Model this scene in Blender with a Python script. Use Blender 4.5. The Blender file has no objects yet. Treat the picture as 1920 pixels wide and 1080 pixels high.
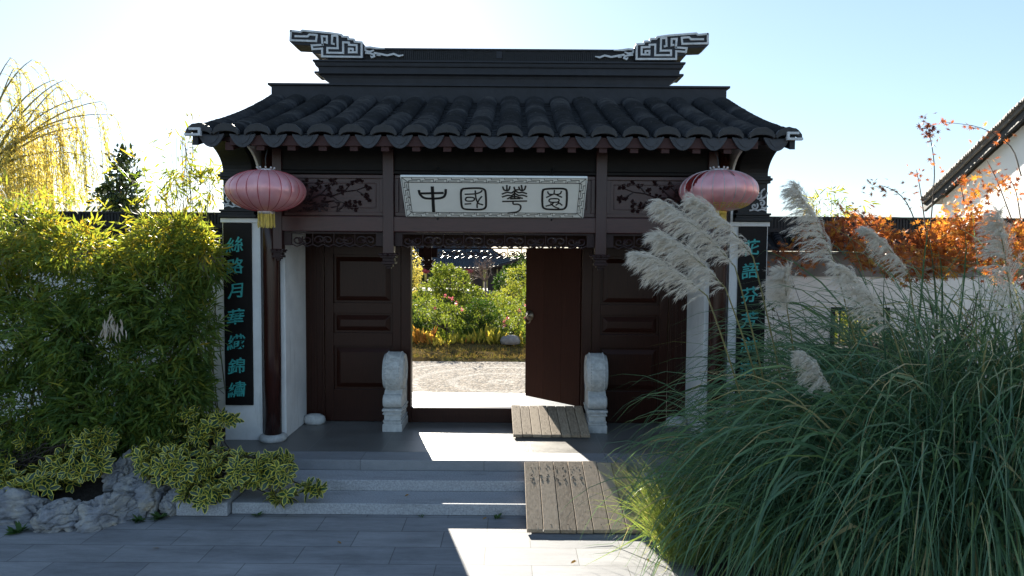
import bpy, bmesh, math, random
import numpy as np
from mathutils import Vector, Matrix, noise as mnoise

random.seed(7)
RNG = np.random.default_rng(11)
SC = bpy.context.scene
COL = SC.collection
R = math.radians

# ------------------------------------------------------------------ camera
CAM = np.array([0.0, 0.0, 3.0])
F = 1280.0
PITCH = math.atan(65 / 1280.0)
ROLL = R(0.42)
_f = np.array([0, math.cos(PITCH), -math.sin(PITCH)])
_u0 = np.array([0, math.sin(PITCH), math.cos(PITCH)])
_r0 = np.array([1.0, 0, 0])
_r = math.cos(ROLL) * _r0 + math.sin(ROLL) * _u0
_u = math.cos(ROLL) * _u0 - math.sin(ROLL) * _r0
cam_d = bpy.data.cameras.new('camera')
cam_d.lens = 24.0
cam_d.sensor_width = 36.0
cam_d.clip_start = 0.1
cam_d.clip_end = 3000
cam = bpy.data.objects.new('camera', cam_d)
COL.objects.link(cam)
cam.matrix_world = Matrix(((_r[0], _u[0], -_f[0], CAM[0]), (_r[1], _u[1], -_f[1], CAM[1]), (_r[2], _u[2], -_f[2], CAM[2]), (0, 0, 0, 1)))
SC.camera = cam


def P(px, py, Y):
    d = _f * F + (px - 960) * _r - (py - 540) * _u
    return CAM + d * (Y / d[1])


# ------------------------------------------------------------------ light
SUN_EL, SUN_AZ = R(19.1), R(-15.0)          # azimuth from +Y, negative = towards -X
SUN_DIR = Vector((math.sin(SUN_AZ) * math.cos(SUN_EL), math.cos(SUN_AZ) * math.cos(SUN_EL), math.sin(SUN_EL)))
W = bpy.data.worlds.new('World')
SC.world = W
W.use_nodes = True
nt = W.node_tree
bg = nt.nodes['Background']
sky = nt.nodes.new('ShaderNodeTexSky')
sky.sky_type = 'NISHITA'
sky.sun_disc = False
sky.sun_elevation = SUN_EL
sky.sun_rotation = SUN_AZ
sky.air_density = 1.0
sky.dust_density = 0.25
sky.ozone_density = 4.6
sky.altitude = 0
gam = nt.nodes.new('ShaderNodeGamma')          # evens out the sky's range, adding fill light to the shaded side
gam.inputs[1].default_value = 0.6
nt.links.new(sky.outputs[0], gam.inputs[0])
nt.links.new(gam.outputs[0], bg.inputs[0])
bg.inputs[1].default_value = 0.097
sl = bpy.data.lights.new('sun', 'SUN')
sl.energy = 5.0
sl.angle = R(0.5)
sl.color = (1.0, 0.93, 0.80)
so = bpy.data.objects.new('sun', sl)
COL.objects.link(so)
so.rotation_euler = SUN_DIR.to_track_quat('Z', 'Y').to_euler()
SC.view_settings.view_transform = 'Standard'
SC.view_settings.look = 'None'
SC.view_settings.gamma = 1
SC.view_settings.exposure = 2.15
SC.render.engine = 'CYCLES'
SC.cycles.use_denoising = True
SC.cycles.max_bounces = 8
SC.cycles.diffuse_bounces = 4
SC.cycles.transparent_max_bounces = 6


# ------------------------------------------------------------------ materials
def nodes(name):
    m = bpy.data.materials.new(name)
    m.use_nodes = True
    t = m.node_tree
    return m, t, t.nodes['Principled BSDF'], t.nodes['Material Output']


def N(t, kind, **kw):
    n = t.nodes.new(kind)
    for k, v in kw.items():
        setattr(n, k, v)
    return n


def ramp(t, stops):
    r = t.nodes.new('ShaderNodeValToRGB')
    el = r.color_ramp.elements
    while len(el) < len(stops):
        el.new(0.5)
    for e, (p, c) in zip(el, stops):
        e.position = p
        e.color = (c[0], c[1], c[2], 1)
    return r


def sc(c, k):
    return tuple(min(1, x * k) for x in c)


def pm(name, base, rough=0.6, var=0.25, scale=4.0, bump=0.15, bscale=45.0, spec=0.5, stretch=(1, 1, 1), metal=0.0,
       tint=False, col2=None, coat=0.0, dist=0.01):
    m, t, p, o = nodes(name)
    tc = N(t, 'ShaderNodeTexCoord')
    mp = N(t, 'ShaderNodeMapping')
    mp.inputs['Scale'].default_value = stretch
    t.links.new(tc.outputs['Object'], mp.inputs[0])
    n1 = N(t, 'ShaderNodeTexNoise')
    n1.inputs['Scale'].default_value = scale
    n1.inputs['Detail'].default_value = 8
    n1.inputs['Roughness'].default_value = 0.65
    t.links.new(mp.outputs[0], n1.inputs['Vector'])
    c2 = col2 or sc(base, 1 + var)
    rp = ramp(t, [(0.3, sc(base, 1 - var)), (0.52, base), (0.72, c2)])
    fac = n1.outputs['Fac']
    if tint:
        at = N(t, 'ShaderNodeAttribute', attribute_name='tint')
        mx = N(t, 'ShaderNodeMath', operation='MULTIPLY_ADD')
        mx.inputs[1].default_value = 0.55
        ad = N(t, 'ShaderNodeMath', operation='MULTIPLY_ADD')
        t.links.new(at.outputs['Fac'], ad.inputs[0])
        ad.inputs[1].default_value = 0.30
        ad.inputs[2].default_value = 0.08
        t.links.new(fac, mx.inputs[0])
        t.links.new(ad.outputs[0], mx.inputs[2])
        fac = mx.outputs[0]
    t.links.new(fac, rp.inputs[0])
    t.links.new(rp.outputs[0], p.inputs['Base Color'])
    p.inputs['Roughness'].default_value = rough
    p.inputs['Specular IOR Level'].default_value = spec
    p.inputs['Metallic'].default_value = metal
    p.inputs['Coat Weight'].default_value = coat
    if bump:
        n2 = N(t, 'ShaderNodeTexNoise')
        n2.inputs['Scale'].default_value = bscale
        n2.inputs['Detail'].default_value = 6
        t.links.new(mp.outputs[0], n2.inputs['Vector'])
        b = N(t, 'ShaderNodeBump')
        b.inputs['Strength'].default_value = bump
        b.inputs['Distance'].default_value = dist
        t.links.new(n2.outputs['Fac'], b.inputs['Height'])
        t.links.new(b.outputs[0], p.inputs['Normal'])
    return m


def leafmat(name, stops, trans=0.45, rough=0.45, margin=None, spec=0.4, tcol=(1.25, 1.15, 0.7)):
    m, t, p, o = nodes(name)
    at = N(t, 'ShaderNodeAttribute', attribute_name='tint')
    rp = ramp(t, stops)
    t.links.new(at.outputs['Fac'], rp.inputs[0])
    colr = rp.outputs[0]
    if margin:
        lv = N(t, 'ShaderNodeAttribute', attribute_name='lv')
        tc = N(t, 'ShaderNodeTexCoord')
        nz = N(t, 'ShaderNodeTexNoise')
        nz.inputs['Scale'].default_value = 40
        t.links.new(tc.outputs['Object'], nz.inputs['Vector'])
        a = N(t, 'ShaderNodeMath', operation='MULTIPLY_ADD')
        a.inputs[1].default_value = 0.5
        t.links.new(nz.outputs['Fac'], a.inputs[0])
        t.links.new(lv.outputs['Fac'], a.inputs[2])
        st = N(t, 'ShaderNodeMapRange')
        st.inputs['From Min'].default_value = 0.92
        st.inputs['From Max'].default_value = 0.99
        t.links.new(a.outputs[0], st.inputs[0])
        mx = N(t, 'ShaderNodeMixRGB')
        t.links.new(st.outputs[0], mx.inputs[0])
        t.links.new(colr, mx.inputs[1])
        mx.inputs[2].default_value = (*margin, 1)
        colr = mx.outputs[0]
    t.links.new(colr, p.inputs['Base Color'])
    p.inputs['Roughness'].default_value = rough
    p.inputs['Specular IOR Level'].default_value = spec
    tr = N(t, 'ShaderNodeBsdfTranslucent')
    ml = N(t, 'ShaderNodeMixRGB', blend_type='MULTIPLY')
    ml.inputs[0].default_value = 1
    ml.inputs[2].default_value = (*tcol, 1)
    t.links.new(colr, ml.inputs[1])
    t.links.new(ml.outputs[0], tr.inputs[0])
    mix = N(t, 'ShaderNodeMixShader')
    mix.inputs[0].default_value = trans
    t.links.new(p.outputs[0], mix.inputs[1])
    t.links.new(tr.outputs[0], mix.inputs[2])
    t.links.new(mix.outputs[0], o.inputs[0])
    return m


def pavemat(name, c1, c2, mortar, bw, bh, off=0.5, scale=1.0, msize=0.004, rough=0.55, shift=(0, 0, 0), spec=0.5, stain=0.3):
    m, t, p, o = nodes(name)
    tc = N(t, 'ShaderNodeTexCoord')
    mp = N(t, 'ShaderNodeMapping')
    mp.inputs['Location'].default_value = shift
    t.links.new(tc.outputs['Object'], mp.inputs[0])
    b = N(t, 'ShaderNodeTexBrick')
    b.offset = off
    b.inputs['Color1'].default_value = (*c1, 1)
    b.inputs['Color2'].default_value = (*c2, 1)
    b.inputs['Mortar'].default_value = (*mortar, 1)
    b.inputs['Scale'].default_value = scale
    b.inputs['Mortar Size'].default_value = msize
    b.inputs['Mortar Smooth'].default_value = 0.2
    b.inputs['Bias'].default_value = -0.1
    b.inputs['Brick Width'].default_value = bw
    b.inputs['Row Height'].default_value = bh
    t.links.new(mp.outputs[0], b.inputs['Vector'])
    n1 = N(t, 'ShaderNodeTexNoise')
    n1.inputs['Scale'].default_value = 1.6
    n1.inputs['Detail'].default_value = 10
    n1.inputs['Roughness'].default_value = 0.8
    mp2 = N(t, 'ShaderNodeMapping')
    mp2.inputs['Scale'].default_value = (0.55, 2.4, 1)
    t.links.new(tc.outputs['Object'], mp2.inputs[0])
    t.links.new(mp2.outputs[0], n1.inputs['Vector'])
    r1 = ramp(t, [(0.3, (1 - stain,) * 3), (0.7, (1.0 + stain * 0.3,) * 3)])
    t.links.new(n1.outputs['Fac'], r1.inputs[0])
    n3 = N(t, 'ShaderNodeTexNoise')
    n3.inputs['Scale'].default_value = 160
    n3.inputs['Detail'].default_value = 3
    t.links.new(tc.outputs['Object'], n3.inputs['Vector'])
    r3 = ramp(t, [(0.3, (0.78,) * 3), (0.7, (1.15,) * 3)])
    t.links.new(n3.outputs['Fac'], r3.inputs[0])
    m1 = N(t, 'ShaderNodeMixRGB', blend_type='MULTIPLY')
    m1.inputs[0].default_value = 1
    t.links.new(b.outputs['Color'], m1.inputs[1])
    t.links.new(r1.outputs[0], m1.inputs[2])
    m2 = N(t, 'ShaderNodeMixRGB', blend_type='MULTIPLY')
    m2.inputs[0].default_value = 1
    t.links.new(m1.outputs[0], m2.inputs[1])
    t.links.new(r3.outputs[0], m2.inputs[2])
    t.links.new(m2.outputs[0], p.inputs['Base Color'])
    rr = N(t, 'ShaderNodeMapRange')
    rr.inputs['To Min'].default_value = rough - 0.15
    rr.inputs['To Max'].default_value = rough + 0.2
    t.links.new(n1.outputs['Fac'], rr.inputs[0])
    t.links.new(rr.outputs[0], p.inputs['Roughness'])
    p.inputs['Specular IOR Level'].default_value = spec
    bp = N(t, 'ShaderNodeBump')
    bp.inputs['Strength'].default_value = 0.5
    bp.inputs['Distance'].default_value = 0.004
    hh = N(t, 'ShaderNodeMath', operation='MULTIPLY_ADD')
    t.links.new(b.outputs['Fac'], hh.inputs[0])
    hh.inputs[1].default_value = -1.0
    t.links.new(n3.outputs['Fac'], hh.inputs[2])
    t.links.new(hh.outputs[0], bp.inputs['Height'])
    t.links.new(bp.outputs[0], p.inputs['Normal'])
    return m


def graincol(name, a, b, rough, stretch, bump=0.25, spec=0.5, scale=6.0, coat=0.0):
    """wood: long streaky grain"""
    m, t, p, o = nodes(name)
    tc = N(t, 'ShaderNodeTexCoord')
    mp = N(t, 'ShaderNodeMapping')
    mp.inputs['Scale'].default_value = stretch
    t.links.new(tc.outputs['Object'], mp.inputs[0])
    n1 = N(t, 'ShaderNodeTexNoise')
    n1.inputs['Scale'].default_value = scale
    n1.inputs['Detail'].default_value = 9
    n1.inputs['Distortion'].default_value = 0.6
    t.links.new(mp.outputs[0], n1.inputs['Vector'])
    at = N(t, 'ShaderNodeAttribute', attribute_name='tint')
    ad = N(t, 'ShaderNodeMath', operation='MULTIPLY_ADD')
    t.links.new(at.outputs['Fac'], ad.inputs[0])
    ad.inputs[1].default_value = 0.35
    t.links.new(n1.outputs['Fac'], ad.inputs[2])
    rp = ramp(t, [(0.32, a), (0.75, b)])
    t.links.new(ad.outputs[0], rp.inputs[0])
    t.links.new(rp.outputs[0], p.inputs['Base Color'])
    p.inputs['Roughness'].default_value = rough
    p.inputs['Specular IOR Level'].default_value = spec
    p.inputs['Coat Weight'].default_value = coat
    p.inputs['Coat Roughness'].default_value = 0.15
    bp = N(t, 'ShaderNodeBump')
    bp.inputs['Strength'].default_value = bump
    bp.inputs['Distance'].default_value = 0.006
    t.links.new(n1.outputs['Fac'], bp.inputs['Height'])
    t.links.new(bp.outputs[0], p.inputs['Normal'])
    return m


M = {}
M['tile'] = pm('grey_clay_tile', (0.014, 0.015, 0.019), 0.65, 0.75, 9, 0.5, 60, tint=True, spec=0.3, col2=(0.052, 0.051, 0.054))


def specks(m, col, lo, hi, scale, amount=0.7, stretch=(1, 1, 1)):
    t = m.node_tree
    p = t.nodes['Principled BSDF']
    src = p.inputs['Base Color'].links[0].from_socket
    tc = N(t, 'ShaderNodeTexCoord')
    mp = N(t, 'ShaderNodeMapping')
    mp.inputs['Scale'].default_value = stretch
    t.links.new(tc.outputs['Object'], mp.inputs[0])
    nz = N(t, 'ShaderNodeTexNoise')
    nz.inputs['Scale'].default_value = scale
    nz.inputs['Detail'].default_value = 5
    nz.inputs['Roughness'].default_value = 0.7
    t.links.new(mp.outputs[0], nz.inputs['Vector'])
    mr = N(t, 'ShaderNodeMapRange')
    mr.inputs['From Min'].default_value = lo
    mr.inputs['From Max'].default_value = hi
    mr.inputs['To Max'].default_value = amount
    t.links.new(nz.outputs['Fac'], mr.inputs[0])
    mx = N(t, 'ShaderNodeMixRGB')
    t.links.new(mr.outputs[0], mx.inputs[0])
    t.links.new(src, mx.inputs[1])
    mx.inputs[2].default_value = (*col, 1)
    t.links.new(mx.outputs[0], p.inputs['Base Color'])


specks(M['tile'], (0.11, 0.11, 0.10), 0.60, 0.72, 16, 0.6)
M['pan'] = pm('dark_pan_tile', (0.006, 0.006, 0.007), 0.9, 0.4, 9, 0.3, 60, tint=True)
M['cap'] = pm('tile_end', (0.026, 0.025, 0.026), 0.65, 0.35, 14, 0.35, 70)
M['drip'] = pm('drip_tile_clay', (0.030, 0.032, 0.040), 0.55, 0.3, 16, 0.35, 90)
M['ridge'] = pm('ridge_clay', (0.017, 0.018, 0.024), 0.55, 0.3, 7, 0.2, 60, spec=0.35)
M['ridgeline'] = pm('ridge_edge_tiles', (0.009, 0.009, 0.011), 0.7, 0.4, 20, 0.2, 60)
M['whiteline'] = pm('lime_white', (0.55, 0.56, 0.57), 0.7, 0.2, 12, 0.2, 60)
M['brick'] = pm('black_brick', (0.007, 0.007, 0.0085), 0.6, 0.3, 8, 0.25, 50)
M['plaster'] = pm('white_plaster', (0.80, 0.79, 0.77), 0.85, 0.16, 1.6, 0.15, 30)
specks(M['plaster'], (0.42, 0.40, 0.36), 0.56, 0.74, 2.2, 0.5, (3.5, 3.5, 0.45))
M['greyband'] = pm('grey_plaster_band', (0.17, 0.155, 0.145), 0.8, 0.25, 5, 0.2, 40)
M['wood'] = graincol('dark_red_wood', (0.030, 0.0095, 0.0095), (0.060, 0.020, 0.019), 0.34, (1.2, 14, 14), 0.12, 0.45)
M['woodv'] = graincol('dark_red_wood_upright', (0.026, 0.009, 0.0092), (0.048, 0.017, 0.0165), 0.36, (14, 14, 1.2), 0.12, 0.45)
M['door'] = graincol('varnished_door_wood', (0.014, 0.0040, 0.0025), (0.034, 0.0105, 0.006), 0.33, (16, 16, 0.9), 0.10, 0.24)
M['doorleaf'] = graincol('red_door_leaf_wood', (0.030, 0.0095, 0.006), (0.056, 0.018, 0.011), 0.42, (22, 22, 0.7), 0.08, 0.2)
M['column'] = graincol('lacquered_column', (0.018, 0.0055, 0.004), (0.040, 0.012, 0.009), 0.24, (12, 12, 0.5), 0.06, 0.4)
M['carve'] = graincol('carved_dark_wood', (0.010, 0.0042, 0.0045), (0.026, 0.0095, 0.010), 0.42, (8, 8, 8), 0.1, 0.25)
M['redwood'] = graincol('red_rafter_wood', (0.026, 0.006, 0.005), (0.044, 0.010, 0.008), 0.7, (10, 2, 10), 0.1)
M['board'] = pm('black_board', (0.009, 0.007, 0.0068), 0.55, 0.3, 6, 0.15, 40, spec=0.2)
M['teal'] = pm('turquoise_paint', (0.05, 0.38, 0.36), 0.6, 0.25, 14, 0.1, 60)
M['plaque'] = pm('cream_plaque', (0.86, 0.85, 0.80), 0.55, 0.05, 3, 0.05, 40)
M['ink'] = pm('black_ink', (0.006, 0.006, 0.006), 0.5, 0.2, 10, 0)
M['granite'] = pm('granite', (0.36, 0.365, 0.38), 0.8, 0.4, 60, 0.35, 120, dist=0.004)
specks(M['granite'], (0.16, 0.16, 0.15), 0.52, 0.72, 2.5, 0.5, (0.6, 2, 2))
M['drum'] = pm('white_carved_stone', (0.52, 0.52, 0.50), 0.8, 0.25, 14, 0.5, 60)
M['porch'] = pavemat('porch_slabs', (0.17, 0.165, 0.155), (0.20, 0.19, 0.178), (0.26, 0.25, 0.235), 0.97, 0.62, 0.0, shift=(0.72, 0.0, 0), rough=0.35, stain=0.4)
M['edge'] = pavemat('edge_slabs', (0.26, 0.265, 0.28), (0.29, 0.295, 0.30), (0.12, 0.12, 0.12), 1.55, 3.0, 0.0, shift=(0.1, 0.7, 0), rough=0.6, stain=0.3)
M['pave'] = pavemat('forecourt_slabs', (0.26, 0.265, 0.28), (0.335, 0.335, 0.345), (0.13, 0.13, 0.13), 0.92, 0.39, 0.5, shift=(0.25, 0.20, 0), rough=0.7, stain=0.5, msize=0.0045, spec=0.25)
M['ramp'] = graincol('weathered_planks', (0.21, 0.155, 0.105), (0.46, 0.36, 0.255), 0.75, (16, 0.7, 16), 0.22, 0.3, 3.0)
M['rampdark'] = graincol('old_grey_planks', (0.23, 0.165, 0.11), (0.46, 0.35, 0.245), 0.75, (16, 0.7, 16), 0.22, 0.3, 3.0)
M['hole'] = pm('dark_hole', (0.008, 0.007, 0.006), 0.9, 0.1, 5, 0)
M['brass'] = pm('aged_brass', (0.22, 0.17, 0.12), 0.4, 0.3, 20, 0.2, 60, metal=0.8)
M['gold'] = pm('gold_thread', (0.62, 0.45, 0.08), 0.45, 0.25, 30, 0.1, 90, metal=0.2)
M['silver'] = pm('pale_metal_ring', (0.55, 0.5, 0.48), 0.35, 0.2, 20, 0.1, 60, metal=0.5)
M['wire'] = pm('dark_cord', (0.02, 0.02, 0.02), 0.6, 0.1, 5, 0)
M['soil'] = pm('dark_soil', (0.028, 0.022, 0.017), 0.95, 0.5, 5, 0.8, 30, dist=0.03)
M['dirt'] = pm('dry_earth', (0.055, 0.052, 0.022), 1.0, 0.5, 0.6, 0.6, 12, col2=(0.05, 0.065, 0.02), dist=0.03, spec=0.0)
M['lawn'] = pm('dry_lawn', (0.085, 0.062, 0.030), 1.0, 0.5, 1.3, 0.8, 22, col2=(0.085, 0.085, 0.028), dist=0.04, spec=0.0)
M['bark'] = pm('bark', (0.06, 0.045, 0.035), 0.85, 0.4, 10, 0.5, 30, stretch=(3, 3, 0.6))
M['paletwig'] = pm('pale_bark', (0.20, 0.13, 0.10), 0.8, 0.3, 8, 0.2, 30)
M['culm'] = pm('bamboo_culm', (0.14, 0.13, 0.035), 0.45, 0.4, 5, 0.05, 40)
M['stalk'] = pm('grass_stalk', (0.19, 0.17, 0.06), 0.5, 0.35, 6, 0.1, 40)
M['housewall'] = pm('house_plaster', (0.72, 0.72, 0.70), 0.85, 0.06, 1.5, 0.1, 30)
M['houseroof'] = pm('house_verge_tile', (0.10, 0.09, 0.08), 0.75, 0.35, 9, 0.4, 40)
M['darkpave'] = pm('pavilion_wood', (0.035, 0.017, 0.014), 0.6, 0.3, 3, 0.1, 20)
M['pavroof'] = pm('pavilion_roof_tile', (0.034, 0.042, 0.054), 0.6, 0.35, 3, 0.3, 10)
M['redlant'] = pm('red_lantern_cloth', (0.45, 0.05, 0.06), 0.5, 0.2, 4, 0)
M['stone'] = pm('pale_grey_stone', (0.16, 0.16, 0.165), 0.85, 0.3, 6, 0.5, 20)


def rockmat():
    m, t, p, o = nodes('limestone_rock')
    tc = N(t, 'ShaderNodeTexCoord')
    n1 = N(t, 'ShaderNodeTexNoise')
    n1.inputs['Scale'].default_value = 2.0
    n1.inputs['Detail'].default_value = 11
    n1.inputs['Roughness'].default_value = 0.7
    n1.inputs['Distortion'].default_value = 1.0
    t.links.new(tc.outputs['Object'], n1.inputs['Vector'])
    r1 = ramp(t, [(0.33, (0.20, 0.205, 0.23)), (0.46, (0.30, 0.305, 0.325)), (0.55, (0.42, 0.40, 0.37)), (0.63, (0.50, 0.42, 0.31)), (0.78, (0.66, 0.63, 0.58))])
    t.links.new(n1.outputs['Fac'], r1.inputs[0])
    mp = N(t, 'ShaderNodeMapping')
    mp.inputs['Rotation'].default_value = (0.5, 0.4, 0.3)
    mp.inputs['Scale'].default_value = (2, 2, 7)
    t.links.new(tc.outputs['Object'], mp.inputs[0])
    n2 = N(t, 'ShaderNodeTexNoise')
    n2.inputs['Scale'].default_value = 4.5
    n2.inputs['Detail'].default_value = 10
    n2.inputs['Roughness'].default_value = 0.75
    t.links.new(mp.outputs[0], n2.inputs['Vector'])
    r2 = ramp(t, [(0.36, (0.55,) * 3), (0.46, (1.0,) * 3), (0.62, (1.0,) * 3), (0.68, (1.7,) * 3)])
    t.links.new(n2.outputs['Fac'], r2.inputs[0])
    mx = N(t, 'ShaderNodeMixRGB', blend_type='MULTIPLY')
    mx.inputs[0].default_value = 0.8
    t.links.new(r1.outputs[0], mx.inputs[1])
    t.links.new(r2.outputs[0], mx.inputs[2])
    t.links.new(mx.outputs[0], p.inputs['Base Color'])
    p.inputs['Roughness'].default_value = 0.75
    b = N(t, 'ShaderNodeBump')
    b.inputs['Strength'].default_value = 0.9
    b.inputs['Distance'].default_value = 0.05
    t.links.new(n2.outputs['Fac'], b.inputs['Height'])
    t.links.new(b.outputs[0], p.inputs['Normal'])
    return m


M['rock'] = rockmat()


def pebblemat():
    m, t, p, o = nodes('pebble_mosaic')
    tc = N(t, 'ShaderNodeTexCoord')
    v = N(t, 'ShaderNodeTexVoronoi')
    v.inputs['Scale'].default_value = 22
    t.links.new(tc.outputs['Object'], v.inputs['Vector'])
    r1 = ramp(t, [(0.0, (0.44, 0.41, 0.37)), (0.35, (0.27, 0.23, 0.19)), (0.65, (0.11, 0.10, 0.09)), (1.0, (0.40, 0.38, 0.36))])
    t.links.new(v.outputs['Color'], r1.inputs[0])
    # ring motif of paler pebbles
    sx = N(t, 'ShaderNodeSeparateXYZ')
    mp = N(t, 'ShaderNodeMapping')
    mp.inputs['Location'].default_value = (0.25, -15.8, 0)
    t.links.new(tc.outputs['Object'], mp.inputs[0])
    ln = N(t, 'ShaderNodeVectorMath', operation='LENGTH')
    t.links.new(mp.outputs[0], ln.inputs[0])
    wv = N(t, 'ShaderNodeMath', operation='MULTIPLY')
    wv.inputs[1].default_value = 7.0
    t.links.new(ln.outputs['Value'], wv.inputs[0])
    sn = N(t, 'ShaderNodeMath', operation='SINE')
    t.links.new(wv.outputs[0], sn.inputs[0])
    mr = N(t, 'ShaderNodeMapRange')
    mr.inputs['From Min'].default_value = 0.6
    mr.inputs['From Max'].default_value = 0.9
    mr.inputs['To Max'].default_value = 0.28
    t.links.new(sn.outputs[0], mr.inputs[0])
    mx = N(t, 'ShaderNodeMixRGB')
    t.links.new(mr.outputs[0], mx.inputs[0])
    t.links.new(r1.outputs[0], mx.inputs[1])
    mx.inputs[2].default_value = (0.48, 0.46, 0.43, 1)
    t.links.new(mx.outputs[0], p.inputs['Base Color'])
    p.inputs['Roughness'].default_value = 0.95
    p.inputs['Specular IOR Level'].default_value = 0.05
    b = N(t, 'ShaderNodeBump')
    b.invert = True
    b.inputs['Strength'].default_value = 1.0
    b.inputs['Distance'].default_value = 0.03
    t.links.new(v.outputs['Distance'], b.inputs['Height'])
    t.links.new(b.outputs[0], p.inputs['Normal'])
    return m


M['pebble'] = pebblemat()


def satin():
    m, t, p, o = nodes('faded_satin')
    tc = N(t, 'ShaderNodeTexCoord')
    n1 = N(t, 'ShaderNodeTexNoise')
    n1.inputs['Scale'].default_value = 5
    n1.inputs['Detail'].default_value = 5
    t.links.new(tc.outputs['Object'], n1.inputs['Vector'])
    r1 = ramp(t, [(0.3, (0.78, 0.34, 0.36)), (0.7, (0.88, 0.48, 0.50))])
    t.links.new(n1.outputs['Fac'], r1.inputs[0])
    t.links.new(r1.outputs[0], p.inputs['Base Color'])
    p.inputs['Roughness'].default_value = 0.36
    p.inputs['Metallic'].default_value = 0.35
    p.inputs['Specular IOR Level'].default_value = 0.6
    tr = N(t, 'ShaderNodeBsdfTranslucent')
    tr.inputs[0].default_value = (0.80, 0.12, 0.12, 1)
    mix = N(t, 'ShaderNodeMixShader')
    mix.inputs[0].default_value = 0.22
    t.links.new(p.outputs[0], mix.inputs[1])
    t.links.new(tr.outputs[0], mix.inputs[2])
    t.links.new(mix.outputs[0], o.inputs[0])
    return m


M['satin'] = satin()

G = lambda *a: list(a)
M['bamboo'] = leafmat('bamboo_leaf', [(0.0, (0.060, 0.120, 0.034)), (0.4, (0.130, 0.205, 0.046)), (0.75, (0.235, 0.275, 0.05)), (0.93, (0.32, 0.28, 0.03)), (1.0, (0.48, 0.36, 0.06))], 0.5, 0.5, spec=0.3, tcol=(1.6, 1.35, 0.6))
M['deadleaf'] = leafmat('bleached_leaf', [(0.0, (0.42, 0.34, 0.26)), (1.0, (0.62, 0.54, 0.46))], 0.25, 0.7)
M['euon'] = leafmat('variegated_leaf', [(0.0, (0.020, 0.055, 0.028)), (0.7, (0.035, 0.085, 0.035)), (1.0, (0.10, 0.14, 0.03))], 0.2, 0.32, margin=(0.72, 0.64, 0.10), spec=0.5)
M['blade'] = leafmat('pampas_blade', [(0.0, (0.050, 0.110, 0.062)), (0.45, (0.095, 0.180, 0.095)), (0.75, (0.15, 0.245, 0.105)), (0.9, (0.22, 0.27, 0.08)), (1.0, (0.42, 0.35, 0.18))], 0.30, 0.42, tcol=(1.1, 1.15, 0.75))
M['limeblade'] = leafmat('fresh_grass_blade', [(0.0, (0.12, 0.19, 0.05)), (0.6, (0.20, 0.27, 0.07)), (1.0, (0.42, 0.40, 0.18))], 0.5, 0.4)
M['plume'] = leafmat('plume_silk', [(0.0, (0.66, 0.60, 0.52)), (1.0, (0.88, 0.84, 0.77))], 0.5, 0.6, tcol=(1.0, 0.97, 0.9))
M['maple'] = leafmat('autumn_maple_leaf', [(0.0, (0.12, 0.030, 0.018)), (0.35, (0.32, 0.095, 0.030)), (0.7, (0.45, 0.165, 0.040)), (1.0, (0.56, 0.32, 0.05))], 0.5, 0.5, tcol=(1.15, 1.0, 0.75))
M['mapledark'] = leafmat('dark_maple_leaf', [(0.0, (0.07, 0.02, 0.02)), (1.0, (0.15, 0.04, 0.025))], 0.35, 0.5)
M['willow'] = leafmat('willow_leaf', [(0.0, (0.26, 0.29, 0.10)), (0.5, (0.46, 0.43, 0.13)), (1.0, (0.64, 0.52, 0.15))], 0.55, 0.6, tcol=(1.2, 1.05, 0.6))
M['magno'] = leafmat('dark_glossy_leaf', [(0.0, (0.018, 0.035, 0.010)), (0.8, (0.035, 0.055, 0.015)), (1.0, (0.12, 0.10, 0.03))], 0.25, 0.35)
M['garden'] = leafmat('garden_leaf', [(0.0, (0.06, 0.10, 0.02)), (0.5, (0.14, 0.19, 0.03)), (1.0, (0.27, 0.28, 0.05))], 0.48, 0.62, spec=0.12)
M['gardark'] = leafmat('garden_dark_leaf', [(0.0, (0.02, 0.05, 0.012)), (0.7, (0.05, 0.10, 0.02)), (1.0, (0.18, 0.20, 0.03))], 0.35, 0.62, spec=0.12)
M['hosta'] = leafmat('yellow_plant_leaf', [(0.0, (0.18, 0.21, 0.04)), (0.5, (0.38, 0.34, 0.06)), (0.85, (0.52, 0.42, 0.08)), (1.0, (0.34, 0.15, 0.05))], 0.45, 0.62, spec=0.12)
M['canna'] = leafmat('rusty_canna_leaf', [(0.0, (0.42, 0.32, 0.07)), (0.6, (0.40, 0.20, 0.05)), (1.0, (0.22, 0.07, 0.03))], 0.45, 0.62, spec=0.12)
M['rose'] = leafmat('pink_petal', [(0.0, (0.48, 0.10, 0.15)), (1.0, (0.60, 0.22, 0.22))], 0.4, 0.5, tcol=(1, .9, .9))
M['fartree'] = leafmat('far_tree_leaf', [(0.0, (0.025, 0.055, 0.015)), (1.0, (0.06, 0.10, 0.02))], 0.35, 0.5)
M['weed'] = leafmat('weed_leaf', [(0.0, (0.03, 0.08, 0.02)), (1.0, (0.07, 0.13, 0.03))], 0.3, 0.5)


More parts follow.
